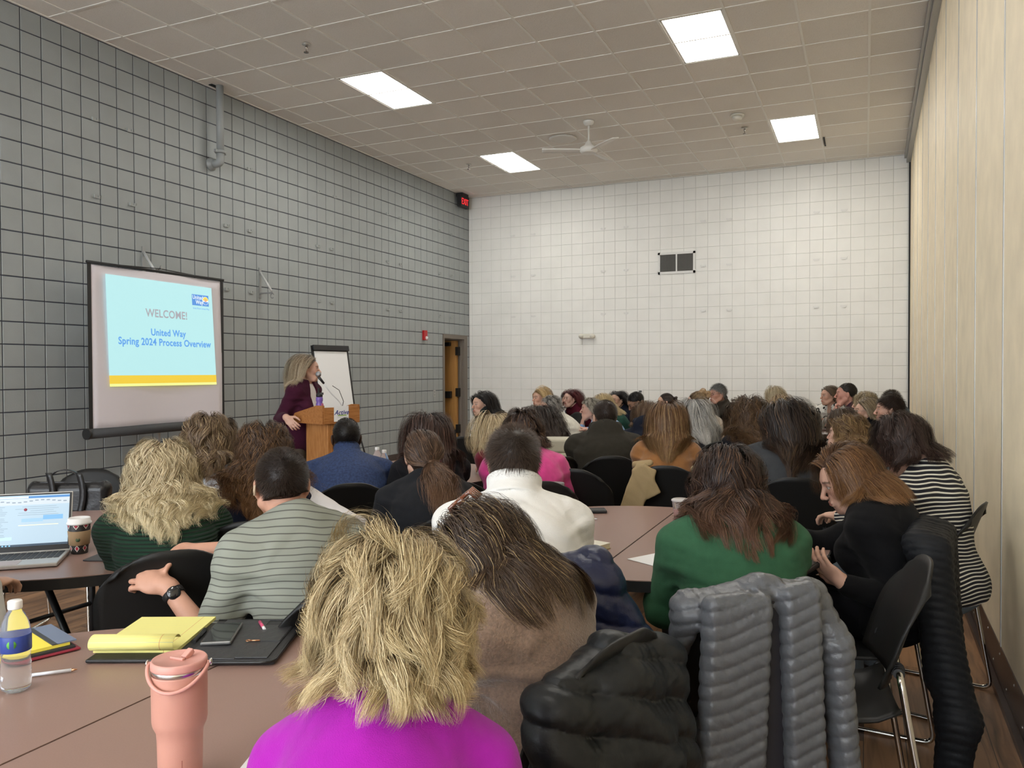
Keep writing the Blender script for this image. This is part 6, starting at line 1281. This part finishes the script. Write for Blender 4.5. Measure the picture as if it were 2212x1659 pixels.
person('person with wavy blonde hair behind the person with thin glasses', (6.979, 9.45, 1.195), 100, 100, s=.99, skin=PALE, cloth=(.03, .03, .03), h=.0068, chair=1, arms=('fold', 'fold'), hair=dict(L=.22, n=1700, w=.003, vol=.030, col=(.20, .15, .09), tip=(.42, .34, .2), hi=(.52, .43, .27), hif=.35, curl=.009, freq=8, lift=.6, seg=16, clump=50, cl=.7, cap=(.18, .13, .08)))
person('person with a light brown bob and thin glasses in a black top on the right', (7.00, 8.65, 1.155), 102, 96, s=.98, skin=PALE, cloth=(.010, .010, .012), neck='high', h=.006, chair=1, arms=('fold', 'fold'), hair=dict(L=.22, n=1900, w=.0028, vol=.024, col=(.13, .095, .06), tip=(.24, .18, .11), hi=(.36, .28, .18), hif=.3, cut=-.13, seg=16, keep=1, cap=(.12, .085, .055)), acc=(glasses((.3, .28, .25)),))
person('person with short dark brown hair and stubble, in left profile near the partition', (7.185, 7.62, 1.225), 92, 84, s=1.02, fem=False, skin=(.54, .32, .24), cloth=(.10, .06, .035), neck='crew', h=.005, chair=1, arms=('fold', 'fold'), hair=men(L=.05, n=3000, w=.0022, vol=.014, col=(.030, .018, .014), tip=(.035, .02, .015), cap=(.026, .016, .012), t=.013, lift=.3), beard=((.16, .10, .075), .35))
person('person with dark hair in a blue-grey hooded jacket near the end of the partition', (7.24, 9.35, 1.215), 30, 22, s=1.03, fem=False, skin=(.50, .29, .2), cloth=(.085, .11, .13), cname='hoodie', neck='hood', h=.0065, chair=1, arms=('fold', 'fold'), hair=men(L=.05, n=2000, w=.0028, vol=.020, col=(.022, .016, .013), cap=(.02, .014, .012), t=.010, curl=.004, freq=25))
person('person with straight brown hair just behind the wavy-haired person raising a hand', (6.80, 7.05, 1.135), 66, 50, s=.97, skin=PALE, cloth=(.16, .12, .09), h=.0065, chair=1, arms=('fold', 'fold'), hair=dict(L=.28, n=1600, w=.003, vol=.018, col=(.06, .04, .028), tip=(.10, .065, .04), seg=16, cap=(.055, .036, .025)))
person('person with wavy brown and blonde hair, one hand held up beside the face', (6.865, 6.06, 1.120), 78, 40, s=.98, skin=(.56, .34, .26), cloth=(.085, .09, .095), h=.005, chair=1, wamp=.006, arms=('cheek', 'fold'), hair=dict(L=.24, n=3200, w=.0023, vol=.030, col=(.09, .05, .03), tip=(.30, .18, .075), hi=(.40, .27, .12), hif=.25, curl=.013, freq=7, clump=60, cl=.75, lift=.4, seg=22, keep=1, cap=(.08, .045, .028)))
person('person in a light grey sweater at the left edge, using the silver laptop', (4.36, 1.52, 1.2), 2, 4, s=.98, w=1.05, fat=.02, skin=PALE, cloth=(.50, .49, .46), pants=(.012, .012, .014), h=.0055, chair=1, loose=.02, hem=.12, arms=('table', 'table'), hair=dict(L=.3, n=1500, w=.003, vol=.02, col=(.08, .05, .03), seg=18))
# ---- the speaker, standing behind the lectern
def whitetop(F):
    n_, c_ = F.nb, F.ch; pr = F.trunk(.007)+[cap(n_+F.R2@np.array([0, .03, .07]), n_+F.R2@np.array([0, .03, .2]), .07, .07, .012, 's'), half(F.pel+np.array([0, 0, -.06]), (0, 0, -1)), half(n_+np.array([0, -.02, -.0]), (0, -1, 0))]; F.part('undershirt', pr, F.lo, F.hi, shr, .005, lab='white top under the jacket')
def open_front(F):
    n_, p_ = F.nb, F.pel; return [cap(n_+np.array([0, .12, .02]), p_+np.array([.0, .19, -.10]), .055, .085, .01, 's')]
person('person with long blonde hair in a plum blazer, standing at the lectern', (2.27, 6.02, 1.588), -58, -84, s=.955, stand=True, w=.98, skin=(.56, .34, .26), cloth=(.045, .008, .022), cname='blazer', pants=(.085, .068, .052), sleeve=.78, neck='v', hem=.16, loose=.008, h=.0042, extra=open_front,
       arms=(('down', {}), ('pt', dict(at=(2.32, 5.65, 1.05), d=(.55, -.02, -.45), n=(.25, -.9, .35), hint=(-.25, -.3, -.8), curl=.45))), hair=dict(L=.32, n=3600, w=.0022, vol=.024, col=(.14, .10, .07), tip=(.40, .31, .20), hi=(.50, .41, .28), hif=.35, curl=.004, freq=4, cut=-.235, seg=24, keep=1, cap=(.13, .09, .06), back=.9), acc=(whitetop,))
for sx, sy, sr, sl in SEATS: place_chair(sx, sy, sr, None)
# name every occupied chair after its sitter
i_ = 0
for o in [q for q in bpy.data.objects if q.type == 'EMPTY' and q.name.startswith('stacking_chair') and q.parent is None]:
    best = min(SEATS, key=lambda q: (q[0]-o.location.x)**2+(q[1]-o.location.y)**2); s_ = best[3]
    for w_ in ('person with ', 'person in ', 'person at the ', 'bearded person with '):
        if s_.startswith(w_): s_ = s_[len(w_):]; break
    ww = s_.replace(',', '').split()[:10]
    while ww[-1] in ('a', 'in', 'and', 'with', 'the', 'to', 'of', 'over', 'at', 'an', 'down', 'using', 'behind', 'around', 'against', 'very', 'just', 'one', 'long', 'black', 'dark', 'light', 'beside', 'on'): ww.pop()
    o['label'] = 'black chair under the '+('sitter' if 0 else 'person')+': '+' '.join(ww)
EMP = [((3.66, 6.38), math.radians(35), 'empty black chair nearest the doorway, facing away from the photographer'), ((5.40, 4.66), math.radians(8), 'empty black chair between the pink blouse and the olive hoodie, chrome arm catching light'),
       ((6.86, 2.68), math.radians(96), 'empty grey-black chair by the partition, seat facing left, in front of the person in black'), ((2.98, 3.02), math.radians(-155+0), 'black chair with a black handbag hung on it beside the grey wall'), ((6.60, 4.35), math.radians(8), 'black chair back between the ombre hair and the person in black')][:4]
for (x, y), r, l in EMP: place_chair(x, y, r, l)
# ------------------------------------------------------------------ coats and bags
nylon = mat('grey_puffer_nylon', (.085, .09, .10), .34, spec=.5, bump=.5, bscale=70, var=.10, vscale=10); lin = mat('puffer_lining', (.012, .012, .018), .6)
def seat_of(word):
    q = [s for s in SEATS if word in s[3]][0]; return q[0], q[1], q[2]
x, y, r = seat_of('green sweater')
pr = [rbox((-.125, -.365, .70), (.105, .028, .245), .026, rx(.03)@ry(.03), .02), rbox((.105, -.36, .70), (.062, .026, .26), .024, ry(-.05), .02), cap((-.23, -.27, .885), (.0, -.30, .93), .042, .034, .05), cap((.0, -.30, .93), (.19, -.28, .90), .034, .036, .05), cap((-.23, -.28, .88), (-.24, -.24, .78), .045, .03, .03),
      cap((.19, -.285, .90), (.245, -.32, .78), .045, .046, .04), cap((.245, -.32, .78), (.27, -.34, .46), .046, .040, .04), quilt(.0375, .0060, -.22, .15)]
coat('puffer_jacket', 'grey quilted puffer jacket hung over the back of a chair, lower right', 'jacket', x, y, r, pr, (-.32, -.46, .40), (.34, -.15, 1.0), nylon, .0042, 'coats on chair backs', ([rbox((-.02, -.335, .69), (.10, .02, .25), .018)], lin)).scale = (.80, 1, .965)
x, y, r = seat_of('taupe cardigan'); blackp = mat('black_puffer_nylon', (.010, .012, .014), .40, spec=.35, bump=.7, bscale=30, var=.1, vscale=8)
pr = [ell((.0, -.32, .58), (.20, .06, .30), None, .05), cap((-.19, -.26, .87), (.0, -.275, .90), .042, .05, .05), cap((.0, -.275, .90), (.2, -.27, .86), .05, .045, .05), cap((-.20, -.27, .85), (-.22, -.34, .58), .052, .062, .05), cap((-.22, -.34, .58), (-.19, -.40, .22), .062, .056, .05), cap((.2, -.28, .84), (.20, -.36, .30), .05, .06, .05), ell((-.04, -.38, .40), (.17, .07, .24), None, .05), cap((-.08, -.31, .86), (.06, -.35, .70), .045, .05, .03), quilt(.085, .017, .35, 0), wrinkle(.004, 60, 3)]
coat('puffer_coat', 'black puffer coat draped over the chair of the taupe cardigan, bottom centre', 'coat', x, y, r, pr, (-.34, -.52, .12), (.32, -.12, 1.0), blackp, .006, 'coats on chair backs').location = (x-.01, y, -.09)
x, y, r = seat_of('white fleece'); navy = mat('navy_puffer_nylon', (.010, .016, .055), .36, spec=.5, bump=.6, bscale=40, var=.1, vscale=9)
pr = [rbox((.03, -.34, .66), (.22, .04, .22), .035, None, .04), cap((-.18, -.27, .86), (.2, -.28, .87), .045, .05, .05), cap((.2, -.28, .87), (.30, -.34, .66), .06, .065, .05), cap((.30, -.34, .66), (.36, -.36, .50), .065, .06, .05), quilt(.08, .013, .2)]
coat('navy_puffer_jacket', 'navy blue puffer jacket over the chair behind the white fleece', 'jacket', x, y, r, pr, (-.3, -.48, .36), (.46, -.12, .97), navy, .006, 'coats on chair backs')
x, y, r = seat_of('black sweater'); qb = mat('black_quilt', (.009, .010, .012), .6, spec=.2, bump=.4, bscale=80)
pr = [rbox((.0, -.335, .66), (.20, .032, .26), .03, None, .03), cap((-.15, -.27, .90), (.15, -.27, .90), .04, .04, .05), cap((-.16, -.30, .86), (-.19, -.40, .30), .055, .06, .05), cap((-.19, -.40, .30), (-.18, -.38, .10), .06, .05, .04), cap((.15, -.30, .86), (.17, -.36, .35), .055, .05, .05), quilt(.030, .006, .6)]
coat('quilted_jacket', 'long black quilted jacket hanging almost to the floor from the chair beside the striped top', 'jacket', x, y, r, pr, (-.3, -.5, .02), (.3, -.12, 1.0), qb, .0055, 'coats on chair backs').scale = (.95, 1, .965)
x, y, r = seat_of('camel sweater'); tanm = mat('tan_coat', (.34, .25, .13), .85, bump=.3, bscale=200)
pr = [cap((-.18, -.27, .89), (-.09, -.295, .905), .022, .02, .03), rbox((-.17, -.33, .72), (.065, .014, .18), .012, ry(.35), .03), rbox((-.11, -.335, .80), (.045, .010, .10), .009, ry(-.5), .02), cap((.17, -.28, .87), (.22, -.30, .70), .025, .03, .03), wrinkle(.004, 40, 1)]
coat('tan_coat', 'tan trench coat slung over the chair of the camel sweater', 'coat', x, y, r, pr, (-.32, -.42, .45), (.3, -.2, .96), tanm, .006, 'coats on chair backs')
x, y, r = seat_of('striped polo'); pr = [rbox((.17, -.33, .62), (.10, .045, .16), .04, None, .04), cap((.05, -.30, .86), (.22, -.29, .80), .045, .05, .05), quilt(.07, .012, .4)]
coat('blue_puffer_jacket', 'dark teal-blue puffer jacket behind the striped polo shirt', 'jacket', x, y, r, pr, (-.05, -.46, .40), (.34, -.2, .95), mat('teal_puffer', (.015, .04, .085), .4, spec=.5, bump=.6, bscale=40), .006, 'coats on chair backs')
x, y = 4.86, 6.28; pr = [rbox((0, 0, .62), (.17, .05, .24), .045, None, .03), cap((-.14, 0, .86), (.14, 0, .86), .05, .05, .04), wrinkle(.010, 22, 4)]
coat('cream_coat', 'cream fleecy coat on a chair back beside the olive hoodie', 'coat', 5.07, 6.25, .3, pr, (-.3, -.15, .3), (.3, .15, 1.0), mat('cream_fleece', (.52, .48, .38), .95, bump=.7, bscale=120, sheen=.5), .007)
# handbag on the chair at the left
t = thing('handbag', 'large black leather handbag hung on the chair at the left wall', 'handbag', (3.17, 2.90, .06), math.radians(28)); mlb = mat('black_leather', (.012, .012, .013), .32, spec=.5, bump=.3, bscale=90)
V, Fq = surf([rbox((0, 0, .66), (.20, .055, .15), .03, None, .02), cap((-.17, 0, .80), (.17, 0, .80), .03, .03, .03), wrinkle(.004, 30, 2), rbox((0, 0, .84), (.17, .02, .06), .01, None, .01, 's')], (-.3, -.14, .45), (.3, .14, .95), .006); ob('bag_body', fast_mesh('bag_body', V, Fq), mlb, t)
for sx in (-.075, .075):
    MB().sheet(lambda u, v: Vector((sx*1.0-.016+.032*u+.02*math.sin(v*3.1), -.07+.05*math.sin(v*3.14)*0, .66+.22*v)), 2, 10, .004).build('strap', mlb, t)
MB().sheet(lambda u, v: Vector((-.0+.075*math.cos(v*math.pi)-.0, -.068+.03*u, .845+.05*math.sin(v*math.pi))), 2, 14, .004).build('handle', mlb, t)
# backpack and shoes under tables
t = thing('backpack', 'black bag lying on the floor under the round table', 'bag', (6.20, 4.25, 0), .4); V, Fq = surf([rbox((0, 0, .16), (.19, .14, .15), .07, None, .03), cap((-.1, -.14, .05), (.12, -.15, .10), .05, .06, .04), wrinkle(.008, 24, 3)], (-.28, -.25, .0), (.28, .22, .36), .009); ob('bag_body', fast_mesh('bag_body', V, Fq), mat('backpack_nylon', (.010, .010, .012), .5, bump=.4, bscale=60), t)
t = thing('tote_bag', 'black bag with a chrome buckle on the floor beside the green knit sweater', 'bag', (4.05, 1.62+.95, 0), .5) if 0 else None
